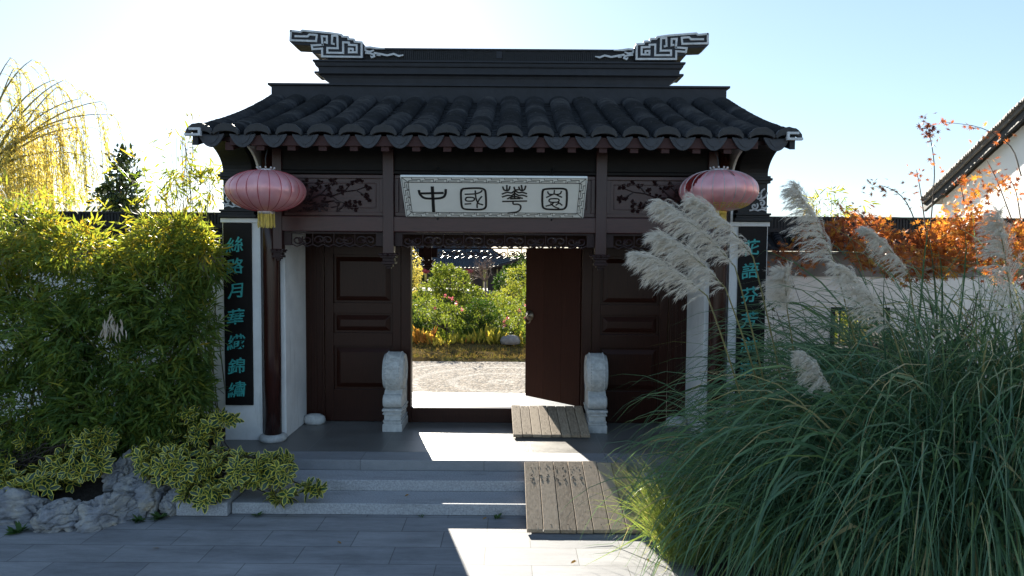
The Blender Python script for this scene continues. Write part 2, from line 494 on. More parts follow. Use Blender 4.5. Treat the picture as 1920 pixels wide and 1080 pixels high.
# ------------------------------------------------------------------ mesh helpers
class MB:
    def __init__(s):
        s.v, s.f, s.t = [], [], []
        s.tint = 0.5

    def add(s, vs, fs):
        k = len(s.v)
        s.v += [tuple(map(float, q)) for q in vs]
        s.t += [s.tint] * len(vs)
        s.f += [tuple(i + k for i in f) for f in fs]

    def box(s, x0, x1, y0, y1, z0, z1):
        x0, x1 = min(x0, x1), max(x0, x1)
        s.add([(x0, y0, z0), (x1, y0, z0), (x1, y1, z0), (x0, y1, z0), (x0, y0, z1), (x1, y0, z1), (x1, y1, z1), (x0, y1, z1)],
              [(0, 3, 2, 1), (4, 5, 6, 7), (0, 1, 5, 4), (1, 2, 6, 5), (2, 3, 7, 6), (3, 0, 4, 7)])

    def prism(s, poly, axis, a, b):
        """extrude 2-D polygon along axis ('x': poly is (y,z); 'y': (x,z); 'z': (x,y))"""
        n = len(poly)

        def q(p, d):
            return {'x': (d, p[0], p[1]), 'y': (p[0], d, p[1]), 'z': (p[0], p[1], d)}[axis]
        s.add([q(p, a) for p in poly] + [q(p, b) for p in poly],
              [tuple(range(n)), tuple(range(2 * n - 1, n - 1, -1))] + [(i, i + n, (i + 1) % n + n, (i + 1) % n) for i in range(n)])

    def quadbox(s, quad, nrm, th):
        q = [np.array(p, float) for p in quad]
        nn = np.array(nrm, float) * th
        s.add(q + [p + nn for p in q], [(0, 1, 2, 3), (7, 6, 5, 4), (0, 4, 5, 1), (1, 5, 6, 2), (2, 6, 7, 3), (3, 7, 4, 0)])

    def tube(s, pts, r, seg=6, cap=True):
        pts = [Vector(p) for p in pts]
        n = len(pts)
        if n < 2:
            return
        rs = r if isinstance(r, (list, tuple)) else [r] * n
        vs, fs = [], []
        up = Vector((0.13, 0.31, 0.94)).normalized()
        prev = None
        for i, p in enumerate(pts):
            t = (pts[min(i + 1, n - 1)] - pts[max(i - 1, 0)])
            if t.length < 1e-9:
                t = Vector((0, 0, 1))
            t.normalize()
            a = (prev if prev is not None else up)
            a = a - t * a.dot(t)
            if a.length < 1e-4:
                a = t.orthogonal()
            a.normalize()
            prev = a
            b = t.cross(a)
            for k in range(seg):
                an = 2 * math.pi * k / seg
                vs.append(p + (a * math.cos(an) + b * math.sin(an)) * rs[i])
        for i in range(n - 1):
            for k in range(seg):
                k2 = (k + 1) % seg
                fs.append((i * seg + k, i * seg + k2, (i + 1) * seg + k2, (i + 1) * seg + k))
        if cap:
            fs.append(tuple(range(seg - 1, -1, -1)))
            fs.append(tuple((n - 1) * seg + k for k in range(seg)))
        s.add(vs, fs)

    def lathe(s, prof, c, seg=24, axis='z', cap=True):
        vs, fs = [], []
        n = len(prof)
        for (r, h) in prof:
            for k in range(seg):
                a = 2 * math.pi * k / seg
                if axis == 'z':
                    vs.append((c[0] + r * math.cos(a), c[1] + r * math.sin(a), c[2] + h))
                else:
                    vs.append((c[0] + h, c[1] + r * math.cos(a), c[2] + r * math.sin(a)))
        for i in range(n - 1):
            for k in range(seg):
                k2 = (k + 1) % seg
                fs.append((i * seg + k, i * seg + k2, (i + 1) * seg + k2, (i + 1) * seg + k))
        if cap:
            fs.append(tuple(range(seg - 1, -1, -1)))
            fs.append(tuple((n - 1) * seg + k for k in range(seg)))
        s.add(vs, fs)

    def stroke(s, pts, w, O, U, V, Nn, t):
        """flat raised line on a plane: pts (u,v), width w (or list)"""
        p = [np.array(q, float) for q in pts]
        n = len(p)
        ws = w if isinstance(w, (list, tuple)) else [w] * n
        vs = []
        for i in range(n):
            a = p[i] - p[i - 1] if i > 0 else p[1] - p[0]
            b = p[i + 1] - p[i] if i < n - 1 else p[-1] - p[-2]
            a = a / (np.linalg.norm(a) + 1e-9)
            b = b / (np.linalg.norm(b) + 1e-9)
            d = a + b
            if np.linalg.norm(d) < 0.2:
                d = b
            d = d / np.linalg.norm(d)
            m = np.array([-d[1], d[0]])
            k = min(1.6, 1 / max(0.3, abs(np.dot(m, [-b[1], b[0]]))))
            q0, q1 = p[i] + m * ws[i] * .5 * k, p[i] - m * ws[i] * .5 * k
            if i == 0:
                q0, q1 = q0 - d * ws[i] * .3, q1 - d * ws[i] * .3
            if i == n - 1:
                q0, q1 = q0 + d * ws[i] * .3, q1 + d * ws[i] * .3
            for q in (q0, q1):
                base = O + U * q[0] + V * q[1]
                vs.append(base)
                vs.append(base + Nn * t)
        fs = []
        for i in range(n - 1):
            a, b = i * 4, i * 4 + 4
            fs += [(a + 1, b + 1, b + 3, a + 3), (a, b, b + 1, a + 1), (a + 2, a + 3, b + 3, b + 2)]
        fs += [(0, 1, 3, 2), ((n - 1) * 4, (n - 1) * 4 + 2, (n - 1) * 4 + 3, (n - 1) * 4 + 1)]
        s.add(vs, fs)

    def build(s, name, mat, parent=None, smooth=False, bev=0, org=None):
        o_ = np.array(org if org is not None else root_loc(parent), float)
        me = bpy.data.meshes.new(name)
        v = np.array(s.v, float) - o_
        me.from_pydata(v.tolist(), [], s.f)
        at = me.attributes.new('tint', 'FLOAT', 'POINT')
        at.data.foreach_set('value', np.array(s.t, np.float32))
        me.materials.append(mat)
        bm = bmesh.new()
        bm.from_mesh(me)
        bmesh.ops.recalc_face_normals(bm, faces=bm.faces)
        bm.to_mesh(me)
        bm.free()
        if smooth:
            me.polygons.foreach_set('use_smooth', [True] * len(me.polygons))
            me.update()
        ob = bpy.data.objects.new(name, me)
        COL.objects.link(ob)
        if parent is not None:
            ob.parent = parent
        elif org is not None:
            ob.location = org
        if bev:
            md = ob.modifiers.new('edge', 'BEVEL')
            md.width = bev
            md.segments = 2
            md.limit_method = 'ANGLE'
        if smooth == 'auto':
            pass
        return ob


def root_loc(o):
    l = np.zeros(3)
    while o is not None:
        l += np.array(o.location)
        o = o.parent
    return l


def tag(o, label=None, cat=None, group=None, kind=None):
    if cat and not kind:
        kind = 'thing'
    if label:
        o['label'] = label
    if cat:
        o['category'] = cat
    if group:
        o['group'] = group
    if kind:
        o['kind'] = kind
    return o


def thing(name, label, cat, loc=(0, 0, 0), group=None):
    o = bpy.data.objects.new(name, None)
    o.empty_display_size = 0.2
    o.location = tuple(float(x) for x in loc)
    COL.objects.link(o)
    return tag(o, label, cat, group)


def struct(name, mb, mat, **k):
    return tag(mb.build(name, mat, **k), kind='structure')


def fastmesh(name, V, Fc, mat, parent=None, tint=None, lv=None, smooth=False):
    """V (n,3) float, Fc (m,k) int"""
    V = np.asarray(V, float) - root_loc(parent)
    Fc = np.asarray(Fc, np.int32)
    me = bpy.data.meshes.new(name)
    me.vertices.add(len(V))
    me.vertices.foreach_set('co', V.astype(np.float32).ravel())
    k = Fc.shape[1]
    me.loops.add(Fc.size)
    me.loops.foreach_set('vertex_index', Fc.ravel())
    me.polygons.add(len(Fc))
    me.polygons.foreach_set('loop_start', np.arange(0, Fc.size, k, dtype=np.int32))
    me.update(calc_edges=True)
    if tint is not None:
        a = me.attributes.new('tint', 'FLOAT', 'POINT')
        a.data.foreach_set('value', np.asarray(tint, np.float32))
    if lv is not None:
        a = me.attributes.new('lv', 'FLOAT', 'POINT')
        a.data.foreach_set('value', np.asarray(lv, np.float32))
    if smooth:
        me.polygons.foreach_set('use_smooth', [True] * len(me.polygons))
    me.materials.append(mat)
    ob = bpy.data.objects.new(name, me)
    COL.objects.link(ob)
    if parent is not None:
        ob.parent = parent
    return ob


def nrm(a):
    return a / (np.linalg.norm(a, axis=-1, keepdims=True) + 1e-9)


T_LANCE = (np.array([[0, 0, 0], [.28, -.5, .1], [.28, .5, .1], [.65, -.4, -.1], [.65, .4, -.1], [1, 0, -.9]]),
           np.array([[0, 1, 2], [1, 3, 4], [1, 4, 2], [3, 5, 4]]), None)
T_OVATE = (np.array([[0, 0, 0], [.25, -.42, .08], [.25, .42, .08], [.62, -.45, .04], [.62, .45, .04], [1, 0, -.15]]),
           np.array([[0, 1, 2], [1, 3, 4], [1, 4, 2], [3, 5, 4]]), None)
T_EUON = (np.array([[0, 0, 0], [.25, -.36, .10], [.25, 0, -.02], [.25, .36, .10], [.6, -.48, .10], [.6, 0, -.03], [.6, .48, .10],
                    [.87, -.26, .02], [.87, 0, -.06], [.87, .26, .02], [1, 0, -.12]]),
          np.array([[0, 1, 2], [0, 2, 3], [1, 4, 5], [1, 5, 2], [2, 5, 6], [2, 6, 3], [4, 7, 8], [4, 8, 5], [5, 8, 9], [5, 9, 6], [7, 10, 8], [8, 10, 9]]),
          np.array([.9, 1, 0, 1, 1, 0, 1, 1, .15, 1, 1]))
_st = []
for i, (a, r_) in enumerate([(-150, .45), (-118, .22), (-80, .75), (-58, .25), (-38, .9), (-18, .3), (0, 1.0), (18, .3), (38, .9), (58, .25), (80, .75), (118, .22), (150, .45), (180, .08)]):
    _st.append([.35 + .65 * r_ * math.cos(R(a)), .65 * r_ * math.sin(R(a)) * 1.3, -.12 * r_])
T_STAR = (np.array([[.35, 0, .02]] + _st), np.array([[0, i + 1, (i + 1) % 14 + 1] for i in range(14)]), None)


def leaves(name, C, D, Nn, L, Wd, tmpl, mat, parent, tint):
    tv, tf, tl = tmpl
    n = len(C)
    D = nrm(D)
    S = nrm(np.cross(D, Nn))
    Nn = np.cross(S, D)
    L = np.broadcast_to(L, n)[:, None, None]
    Wd = np.broadcast_to(Wd, n)[:, None, None]
    V = C[:, None, :] + D[:, None, :] * tv[None, :, 0:1] * L + S[:, None, :] * tv[None, :, 1:2] * Wd + Nn[:, None, :] * tv[None, :, 2:3] * Wd
    Fc = (tf[None] + (np.arange(n) * len(tv))[:, None, None]).reshape(-1, 3)
    tt = np.repeat(tint, len(tv))
    lv = None if tl is None else np.tile(tl, n)
    return fastmesh(name, V.reshape(-1, 3), Fc, mat, parent, tt, lv)


def rdir(n, rng=RNG):
    return nrm(rng.normal(size=(n, 3)))


def blobpts(blobs, n, rng=RNG, shell=0.55):
    """sample points in ellipsoids [(cx,cy,cz,rx,ry,rz,weight)]"""
    b = np.array(blobs, float)
    w = b[:, 6] / b[:, 6].sum()
    k = rng.choice(len(b), n, p=w)
    d = rdir(n, rng)
    r = rng.random(n) ** (1 / 3.) * (1 - shell) + shell * (0.75 + 0.3 * rng.random(n))
    pts = b[k, :3] + d * r[:, None] * b[k, 3:6]
    return pts, d, k


def clusters(pts, dirs, per, spread, rng=RNG, droop=0.5):
    """leaf clusters fanned round twig tips -> centre, direction, normal"""
    n = len(pts)
    C = np.repeat(pts, per, 0)
    D = np.repeat(dirs, per, 0) + rng.normal(size=(n * per, 3)) * spread
    D[:, 2] -= droop
    D = nrm(D)
    Nn = rng.normal(size=(n * per, 3)) * 0.75 + np.array([0, -0.35, 0.6])
    return C, D, nrm(Nn)


# ================================================================== GROUND
XG = -0.235
ZP = 0.40


def gz(x, y):
    t = min(1, max(0, (y - 24) / 34.0))
    return -0.012 - 1.15 * t * t * (3 - 2 * t)


xs = [-400, -150, -60, -30, -20, -12, -6, -3, 0, 3, 6, 12, 20, 30, 60, 150, 400]
ys = [-60, 0, 6, 12, 16, 20, 24, 28, 32, 36, 40, 44, 50, 56, 60, 80, 120, 250, 900]
g = MB()
vs = [(x, y, gz(x, y)) for y in ys for x in xs]
nx = len(xs)
g.add(vs, [(j * nx + i, j * nx + i + 1, (j + 1) * nx + i + 1, (j + 1) * nx + i) for j in range(len(ys) - 1) for i in range(nx - 1)])
struct('ground', g, M['dirt'])

g = MB()
g.box(-14, 9, -8, 8.43, -0.1, 0.0)
struct('forecourt_paving', g, M['pave'])
g = MB()
g.box(XG - 3.75, XG + 3.75, 8.80, 12.62, 0.02, ZP)
struct('porch_floor', g, M['porch'])
g = MB()
g.box(-6, 6, 14.2, 18.75, -0.1, 0.004)
struct('pebble_path', g, M['pebble'])
g = MB()
nxx, nyy = 60, 24
vs = []
for j in range(nyy + 1):
    for i in range(nxx + 1):
        x = -9 + 18 * i / nxx
        y = 18.75 + 5.0 * j / nyy
        e = min(1, j / 3.0) * min(1, (nyy - j) / 3.0 + 0.02)
        vs.append((x, y + (0.12 * mnoise.noise(Vector((x * 1.3, 0, 5))) if j == 0 else 0), 0.006 + e * (0.10 + 0.09 * mnoise.noise(Vector((x * 1.1, y * 1.4, 0))))))
g.add(vs, [(j * (nxx + 1) + i, j * (nxx + 1) + i + 1, (j + 1) * (nxx + 1) + i + 1, (j + 1) * (nxx + 1) + i) for j in range(nyy) for i in range(nxx)])
struct('garden_lawn', g, M['lawn'], smooth=True)


# planting bed soil at left and right of the steps
def soilbed(name, x0, x1, y0, y1, h):
    g = MB()
    nx, ny = 44, 26
    vs = []
    for j in range(ny + 1):
        for i in range(nx + 1):
            x = x0 + (x1 - x0) * i / nx
            y = y0 + (y1 - y0) * j / ny
            e = min(1, min(i, nx - i, j * 1.3) / 6.0)
            vs.append((x, y, 0.008 + e * (h + 0.09 * mnoise.noise(Vector((x * 1.7, y * 1.7, 3))))))
    g.add(vs, [(j * (nx + 1) + i, j * (nx + 1) + i + 1, (j + 1) * (nx + 1) + i + 1, (j + 1) * (nx + 1) + i) for j in range(ny) for i in range(nx)])
    return struct(name, g, M['soil'], smooth=True)


soilbed('planting_soil', -9.5, -3.80, 7.62, 10.4, 0.34)
soilbed('grass_bed_soil', 1.75, 8.5, 5.5, 8.3, 0.10)

# ================================================================== STEPS
YS = [8.43, 8.07, 7.66]
st = thing('stone_steps', 'three grey granite steps with a side slab leading up to the gate porch', 'steps', (XG, 8.0, 0))
g = MB()
g.box(XG - 3.75, XG + 3.75, YS[0], 8.797, 0.27, ZP + 0.002)
top = g.build('step', M['edge'], st, bev=0.008)
g = MB()
g.box(XG - 3.4, XG + 3.4, YS[1], YS[0] + 0.05, 0.136, 0.268)
g.build('step', M['granite'], st, bev=0.008)
g = MB()
g.box(XG - 2.95, XG + 2.95, YS[2], YS[1] + 0.05, 0.003, 0.134)
g.build('step', M['granite'], st, bev=0.008)
for s_ in (-1, 1):
    g = MB()
    a, b = XG + s_ * 2.965, XG + s_ * 3.55
    g.prism([(7.58, 0.003), (7.58, 0.16), (7.75, 0.20), (8.42, 0.46), (8.42, 0.003)], 'x', a, b)
    g.build('side_slab', M['granite'], st, bev=0.015)

# ================================================================== GATE
gate = thing('gatehouse', 'dark wooden entrance gate with white end piers, grey tiled roof and carved ridge', 'gatehouse', (XG, 10.4, ZP))
DP = 9.30           # pier front
DL = 9.08           # lintel plane
DD = 10.40          # door plane
D0, D1 = 8.45, 11.36
DR = 11.40          # ridge


def zr(D):
    if D > DR:
        D = 2 * DR - D
    t = (D - D0) / (D1 - D0)
    return 4.43 + 1.08 * (0.80 * t + 0.20 * t * t)


def sx(s, v):
    return XG + s * v


# piers: white lower wall, dark brick head, flared corbel
for s_ in (-1, 1):
    g = MB()
    xo, xi = 3.705, 3.19
    a, b = sorted((sx(s_, xo), sx(s_, xi)))
    g.box(a, b, DP, 13.5, ZP, 3.40)
    a2, b2 = sorted((sx(s_, xi), sx(s_, 2.90)))
    g.box(a2, b2, DP + 0.12, 13.45, ZP, 4.25)
    pier = g.build('pier', M['plaster'], gate, bev=0.006)
    # dark head block with mouldings
    g = MB()
    aa, bb = (a + 0.03, b + 0.008) if s_ < 0 else (a - 0.008, b - 0.03)
    if s_ < 0:
        bb = b - 0.09
    else:
        aa = a + 0.09
    g.box(aa - 0.0, bb + 0.0, DP - 0.03, 13.48, 3.495, 4.02)
    for (z0, z1, e) in ((3.455, 3.50, 0.055), (3.50, 3.535, 0.03), (3.535, 3.565, 0.045), (3.965, 4.0, 0.03), (4.0, 4.035, 0.05), (4.035, 4.065, 0.03)):
        g.box(aa - e, bb + e, DP - 0.03 - e, 13.5, z0, z1)
    # flared corbel: side profile swept forward under the eave
    prof = [(DP - 0.03, 4.06)]
    for k in range(0, 13):
        an = math.pi / 2 * k / 12
        prof.append((DP - 0.03 - 0.74 * (1 - math.cos(an)), 4.06 + 0.36 * math.sin(an)))
    prof += [(D0 + 0.04, 4.44), (DR, zr(DR) - 0.05), (13.5, zr(13.5) - 0.06), (13.5, 4.06)]
    g.prism(prof, 'x', aa, bb)
    g.build('pier_head', M['brick'], pier, bev=0.006)
    # pale inner face of the corbel
    g = MB()
    xin = b if s_ < 0 else a
    xq = (bb, b) if s_ < 0 else (a, aa)
    prof2 = [(DP - 0.01, 3.40), (DP - 0.01, 4.06)]
    for k in range(0, 13):
        an = math.pi / 2 * k / 12
        prof2.append((DP - 0.01 - 0.70 * (1 - math.cos(an)), 4.06 + 0.34 * math.sin(an)))
    prof2 += [(9.3, 4.6), (11.3, 4.6), (11.3, 3.40)]
    g.prism(prof2, 'x', xq[0] + 0.057 * (s_ < 0), xq[1] - 0.057 * (s_ > 0))
    g.build('corbel_side', M['plaster'], pier, bev=0.004)
    # white band
    g = MB()
    g.box(a - 0.012, b + 0.012, DP - 0.035, DP + 0.2, 3.39, 3.447)
    g.build('white_band', M['plaster'], pier, bev=0.004)
    # carved white cloud on the head
    g = MB()
    O = np.array([(a + b) / 2 - 0.05 * s_ * -1, DP - 0.03, 3.60])
    U = np.array([1.0 * s_, 0, 0])
    V = np.array([0, 0, 1.0])
    NN = np.array([0, -1.0, 0])
    sp = lambda cx, cy, r0, r1, a0, a1: [(cx + (r0 + (r1 - r0) * k / 14) * math.cos(a0 + (a1 - a0) * k / 14), cy + (r0 + (r1 - r0) * k / 14) * math.sin(a0 + (a1 - a0) * k / 14)) for k in range(15)]
    for pts in (sp(0.0, .06, .01, .05, 0, 7), sp(.10, .10, .01, .045, 2, 8.5), sp(.05, .19, .01, .05, 1, 8),
                [(-.06, 0.0), (0, .015), (.05, 0), (.1, .02), (.16, 0.0)], [(0.1, .05), (.14, .03), (.18, .06)], [(.08, .22), (.1, .27), (.13, .29)], [(.1, .16), (.15, .19), (.17, .24)]):
        g.stroke(pts, 0.02, O, U, V, NN, 0.018)
    g.build('cloud_carving', M['whiteline'], pier)

    # column with base stone
    g = MB()
    g.lathe([(0.115, ZP + 0.09), (0.118, 1.6), (0.116, 3.0), (0.11, 4.45)], (sx(s_, 3.045), DP + 0.0, 0), 24)
    colm = g.build('column', M['column'], gate, smooth=True)
    g = MB()
    g.lathe([(0.17, 0), (0.185, 0.02), (0.19, 0.05), (0.17, 0.08), (0.13, 0.095)], (sx(s_, 3.045), DP, ZP + 0.001), 24)
    g.build('column_base', M['drum'], colm, smooth=True)


# ---------------------------------------------------------------- roof tiles
def tile_row(mb, X, half, rear=False, r=0.128, n=58, concave=False, sink=0.0, rng=random):
    seg = 8
    rings = []
    tl = []
    yA, yB = (D1, D0) if not rear else (2 * DR - D1, 2 * DR - D0)
    tint = 0.5
    wob = 0
    for i in range(n):
        tint = min(1, max(0, tint + rng.uniform(-.22, .22)))
        if rng.random() < .06:
            tint = rng.random()
        dx = rng.uniform(-.005, .005)
        lift = rng.uniform(-.004, .006)
        jit = rng.uniform(-.012, .012)
        for e in (0, 1):
            t = (i + e * 1.0) / n
            y = yA + (yB - yA) * t
            z = zr(y) + sink + lift + (0.012 if e else 0.0)
            rr = r * ((1.035 if e else 0.965) + jit)
            wv = .010 * math.sin(X * 5 + y * 2.1)
            ring = []
            for k in range(seg + 1):
                an = math.pi * k / seg
                cx = math.cos(an) * rr * (1 if not concave else 1)
                cz = math.sin(an) * rr * (0.74 if not concave else -0.45)
                ring.append((X + dx + wv - cx, y + (cz * 0.30 if not rear else -cz * .3) * (1 if not concave else 0), z + cz))
            rings.append(ring)
            tl.append(tint)
    k0 = len(mb.v)
    for ring, tt in zip(rings, tl):
        mb.v += ring
        mb.t += [tt] * len(ring)
    w = seg + 1
    for i in range(len(rings) - 1):
        for k in range(seg):
            mb.f.append((k0 + i * w + k, k0 + i * w + k + 1, k0 + (i + 1) * w + k + 1, k0 + (i + 1) * w + k))


SPC = 0.385
roof = MB()
XR = [(k + 0.5) * SPC for k in range(-9, 9)] + [-3.60, 3.60]
for rear in (False, True):
    for x in XR:
        tile_row(roof, XG + x, 0, rear, r=0.150, n=84 if not rear else 16)
ro = roof.build('roof_tiles', M['tile'], gate)
pan = MB()
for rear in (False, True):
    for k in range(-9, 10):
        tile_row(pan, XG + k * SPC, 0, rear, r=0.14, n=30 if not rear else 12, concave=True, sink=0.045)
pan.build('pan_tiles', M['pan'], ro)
# arched end pieces of each cover row
capm = MB()
for x in XR:
    c = (XG + x, D0 - 0.004, zr(D0) + 0.004)
    n = 12
    prs = []
    for k in range(n + 1):
        an = math.pi * k / n
        prs.append((c[0] - math.cos(an) * 0.162, c[2] + math.sin(an) * 0.128 + 0.005 * math.sin(k * 2.3 + x * 9)))
    for k in range(n, -1, -1):
        an = math.pi * k / n
        prs.append((c[0] - math.cos(an) * 0.140, c[2] + math.sin(an) * 0.048 - 0.016))
    capm.prism(prs, 'y', c[1] - 0.045, c[1] + 0.015)
capm.build('cover_tile_ends', M['cap'], ro, bev=0.004)
# drip tiles
dm = None
for k in range(-9, 10):
    g = MB()
    x = XG + k * SPC
    zt = zr(D0)
    prs = []
    nn = 14
    for i in range(nn + 1):
        u = -1 + 2 * i / nn
        prs.append((x + u * 0.160, zt - 0.006 - 0.150 * (1 - abs(u) ** 2.2)))
    for i in range(nn, -1, -1):
        u = -1 + 2 * i / nn
        prs.append((x + u * 0.160, zt + 0.012 - 0.018 * (1 - u * u)))
    g.prism(prs, 'y', D0 - 0.012, D0 + 0.018)
    g.box(x - 0.004, x + 0.004, D0 - 0.017, D0 - 0.010, zt - 0.135, zt - 0.02)
    g.prism([(px_ * 0.6 + x * 0.4, pz_ * 0.6 + (zt - 0.05) * 0.4) for px_, pz_ in prs], 'y', D0 - 0.018, D0 - 0.011)
    g.build('drip_tile', M['drip'], gate, bev=0.003)
# under-roof boards, rafters
g = MB()
pf, pr = [], []
for rear in (0, 1):
    for i in range(10):
        ya = D0 + 0.10 + (DR - D0 - 0.10) * i / 10
        yb = D0 + 0.10 + (DR - D0 - 0.10) * (i + 1) / 10
        if rear:
            ya, yb = 2 * DR - ya, 2 * DR - yb
        g.quadbox([(XG - 3.62, ya, zr(ya) - 0.045), (XG + 3.62, ya, zr(ya) - 0.045), (XG + 3.62, yb, zr(yb) - 0.045), (XG - 3.62, yb, zr(yb) - 0.045)], (0, 0, -1), 0.05)
sof = g.build('roof_boards', M['carve'], gate)
g = MB()
for k in range(-30, 31):
    x = XG + k * SPC / 3
    if abs(x - XG) > 3.15:
        continue
    if k % 3 == 0:
        continue
for k in range(-8, 9):
    for off in (-0.5,):
        x = XG + (k + off) * SPC
        ya, yb = D0 + 0.06, DL + 0.1
        g.add([(x - .05, ya, zr(ya) - .20), (x + .05, ya, zr(ya) - .20), (x + .05, yb, zr(yb) - .20), (x - .05, yb, zr(yb) - .20),
               (x - .05, ya, zr(ya) - .10), (x + .05, ya, zr(ya) - .10), (x + .05, yb, zr(yb) - .10), (x - .05, yb, zr(yb) - .10)],
              [(0, 3, 2, 1), (4, 5, 6, 7), (0, 1, 5, 4), (1, 2, 6, 5), (2, 3, 7, 6), (3, 0, 4, 7)])
g.build('rafters', M['redwood'], gate, bev=0.004)
g = MB()
g.box(XG - 3.25, XG + 3.25, D0 + 0.03, D0 + 0.06, zr(D0) - 0.125, zr(D0) - 0.0)
g.build('eave_board', M['redwood'], gate, bev=0.004)
# verge boards at the roof ends
for s_ in (-1, 1):
    g = MB()
    for rear in (0, 1):
        for i in range(12):
            ya = D0 - 0.02 + (DR - D0) * i / 12
            yb = D0 - 0.02 + (DR - D0) * (i + 1) / 12
            if rear:
                ya, yb = 2 * DR - ya, 2 * DR - yb
            xa, xb = sorted((sx(s_, 3.62), sx(s_, 3.685)))
            g.quadbox([(xa, ya, zr(ya) - 0.13), (xb, ya, zr(ya) - 0.13), (xb, yb, zr(yb) - 0.13), (xa, yb, zr(yb) - 0.13)], (0, 0, 1), 0.16)
    g.build('verge', M['ridge'], gate)
    # small white hook on the eave corner
    g = MB()
    O = np.array([sx(s_, 3.58), D0 - 0.03, zr(D0) + 0.02])
    U = np.array([s_ * 1.0, 0, 0]); V = np.array([0, 0, 1.0]); NN = np.array([0, -1.0, 0])
    g.stroke([(0.12, .035), (0.0, .035), (0.0, -.035), (0.17, -.035)], 0.028, O, U, V, NN, 0.05)
    g.build('corner_hook', M['whiteline'], gate)

# ---------------------------------------------------------------- ridge
g = MB()
for (z0, z1, hw, hd) in ((5.40, 5.69, 3.69, 0.19), (5.69, 5.725, 3.74, 0.22)):
    g.box(XG - hw, XG + hw, DR - hd, DR + hd, z0, z1)
ridge = g.build('ridge', M['ridge'], gate, bev=0.006)


def rz(z):
    return 5.726 + (z - 5.835) * 0.9276


def sweepbox(mb, prof):
    """stack of (z, half-width, half-depth) sections"""
    vs, fs = [], []
    for (z, hw, hd) in prof:
        vs += [(XG - hw, DR - hd, z), (XG + hw, DR - hd, z), (XG + hw, DR + hd, z), (XG - hw, DR + hd, z)]
    for i in range(len(prof) - 1):
        for k in range(4):
            fs.append((i * 4 + k, i * 4 + (k + 1) % 4, i * 4 + 4 + (k + 1) % 4, i * 4 + 4 + k))
    fs += [(3, 2, 1, 0), tuple((len(prof) - 1) * 4 + k for k in range(4))]
    mb.add(vs, fs)


g = MB()
sweepbox(g, [(rz(5.837), 2.74, 0.16), (rz(5.87), 2.78, 0.162), (rz(5.93), 2.84, 0.168), (rz(5.975), 2.90, 0.18), (rz(6.0), 2.93, 0.20), (rz(6.0), 2.98, 0.225), (rz(6.035), 2.98, 0.225),
             (rz(6.04), 2.92, 0.185), (rz(6.125), 2.93, 0.185), (rz(6.13), 2.96, 0.21), (rz(6.155), 2.97, 0.215), (rz(6.16), 2.98, 0.19), (rz(6.205), 2.99, 0.19), (rz(6.21), 3.01, 0.215), (rz(6.24), 3.01, 0.215)])
g.build('ridge_moulding', M['ridge'], ridge)
g = MB()
n = 150
for i in range(n):
    x0 = XG - 2.42 + 4.84 * i / n
    j = random.uniform(-.006, .006)
    g.tint = random.random()
    g.box(x0, x0 + 4.84 / n * 0.78, DR - 0.13 + j, DR + 0.13 + j, rz(6.24), rz(6.435))
g.box(XG - 2.42, XG + 2.42, DR - 0.11, DR + 0.11, rz(6.242), rz(6.43))
g.build('ridge_edge_tiles', M['ridgeline'], ridge)
g = MB()
g.box(XG - 2.45, XG + 2.45, DR - 0.145, DR + 0.145, rz(6.436), rz(6.47))
g.box(XG - 0.05, XG + 0.05, DR - 0.137, DR - 0.11, rz(6.30), rz(6.43))
g.build('ridge_coping', M['ridge'], ridge, bev=0.006)
# ornament traced in its own plane (metres from its inner lower corner), mirrored for the other side
ZO = lambda x, y: ((x * 520 / 1920.0 + 340), (y * 520 / 1920.0 + 40))


def orn(pts):
    out = []
    for (x, y) in pts:
        px, py = ZO(x, y)
        q = P(px, py, DR - 0.24)
        out.append((q[0] - XG, q[2] - 0.01))
    return out


OUT = [(742, 50), (820, 58), (830, 46), (1030, 66), (1110, 78), (1115, 92), (1155, 95), (1158, 110), (1195, 112), (1200, 128), (1250, 132), (1262, 160), (1258, 248), (968, 248), (965, 215), (905, 212), (893, 190), (893, 158), (770, 152), (745, 132)]
LINES = [[(755, 58), (822, 66), (835, 56), (1030, 74), (1105, 86), (1112, 98), (1150, 100), (1155, 116), (1192, 118), (1198, 134), (1246, 138), (1246, 240), (972, 236), (972, 182), (905, 186), (900, 160), (975, 156)],
         [(755, 58), (752, 124), (930, 130), (935, 88), (885, 84), (870, 98), (785, 96)],
         [(975, 156), (970, 96), (1005, 98), (1005, 142), (990, 138)],
         [(1055, 150), (1040, 146), (1042, 92), (1078, 94), (1080, 180), (1008, 178), (1008, 210), (1118, 212), (1118, 138), (1158, 140), (1158, 156), (1212, 158), (1212, 208), (1158, 208), (1158, 182), (1185, 184), (1185, 196)]]
SWIRL = [[(1262, 168), (1300, 165), (1340, 172), (1400, 175)], [(1262, 180), (1275, 192), (1300, 196), (1325, 186)], [(1270, 205), (1300, 208), (1325, 215), (1330, 228), (1312, 235), (1303, 226)],
         [(1330, 205), (1370, 212), (1420, 222), (1465, 212), (1500, 226), (1530, 220)], [(1350, 218), (1370, 224)]]
for s_ in (-1, 1):
    g = MB()
    poly = [(XG + (x if s_ < 0 else -x), z) for x, z in orn(OUT)]
    g.prism(poly, 'y', DR - 0.20, DR + 0.20)
    o_ = g.build('ridge_ornament', M['ridge'], gate, bev=0.008)
    g = MB()
    O = np.array([XG, DR - 0.20, 0.0]); U = np.array([-s_ * 1.0, 0, 0]); V = np.array([0, 0, 1.0]); NN = np.array([0, -1.0, 0])
    for ln in LINES:
        g.stroke(orn(ln), 0.030, O, U, V, NN, 0.025)
    for ln in SWIRL:
        O2 = O + np.array([0, 0.06, 0])
        g.stroke(orn(ln), [0.03] * (len(ln) - 1) + [0.015], O2, U, V, NN, 0.03)
    g.build('white_fret', M['whiteline'], o_)

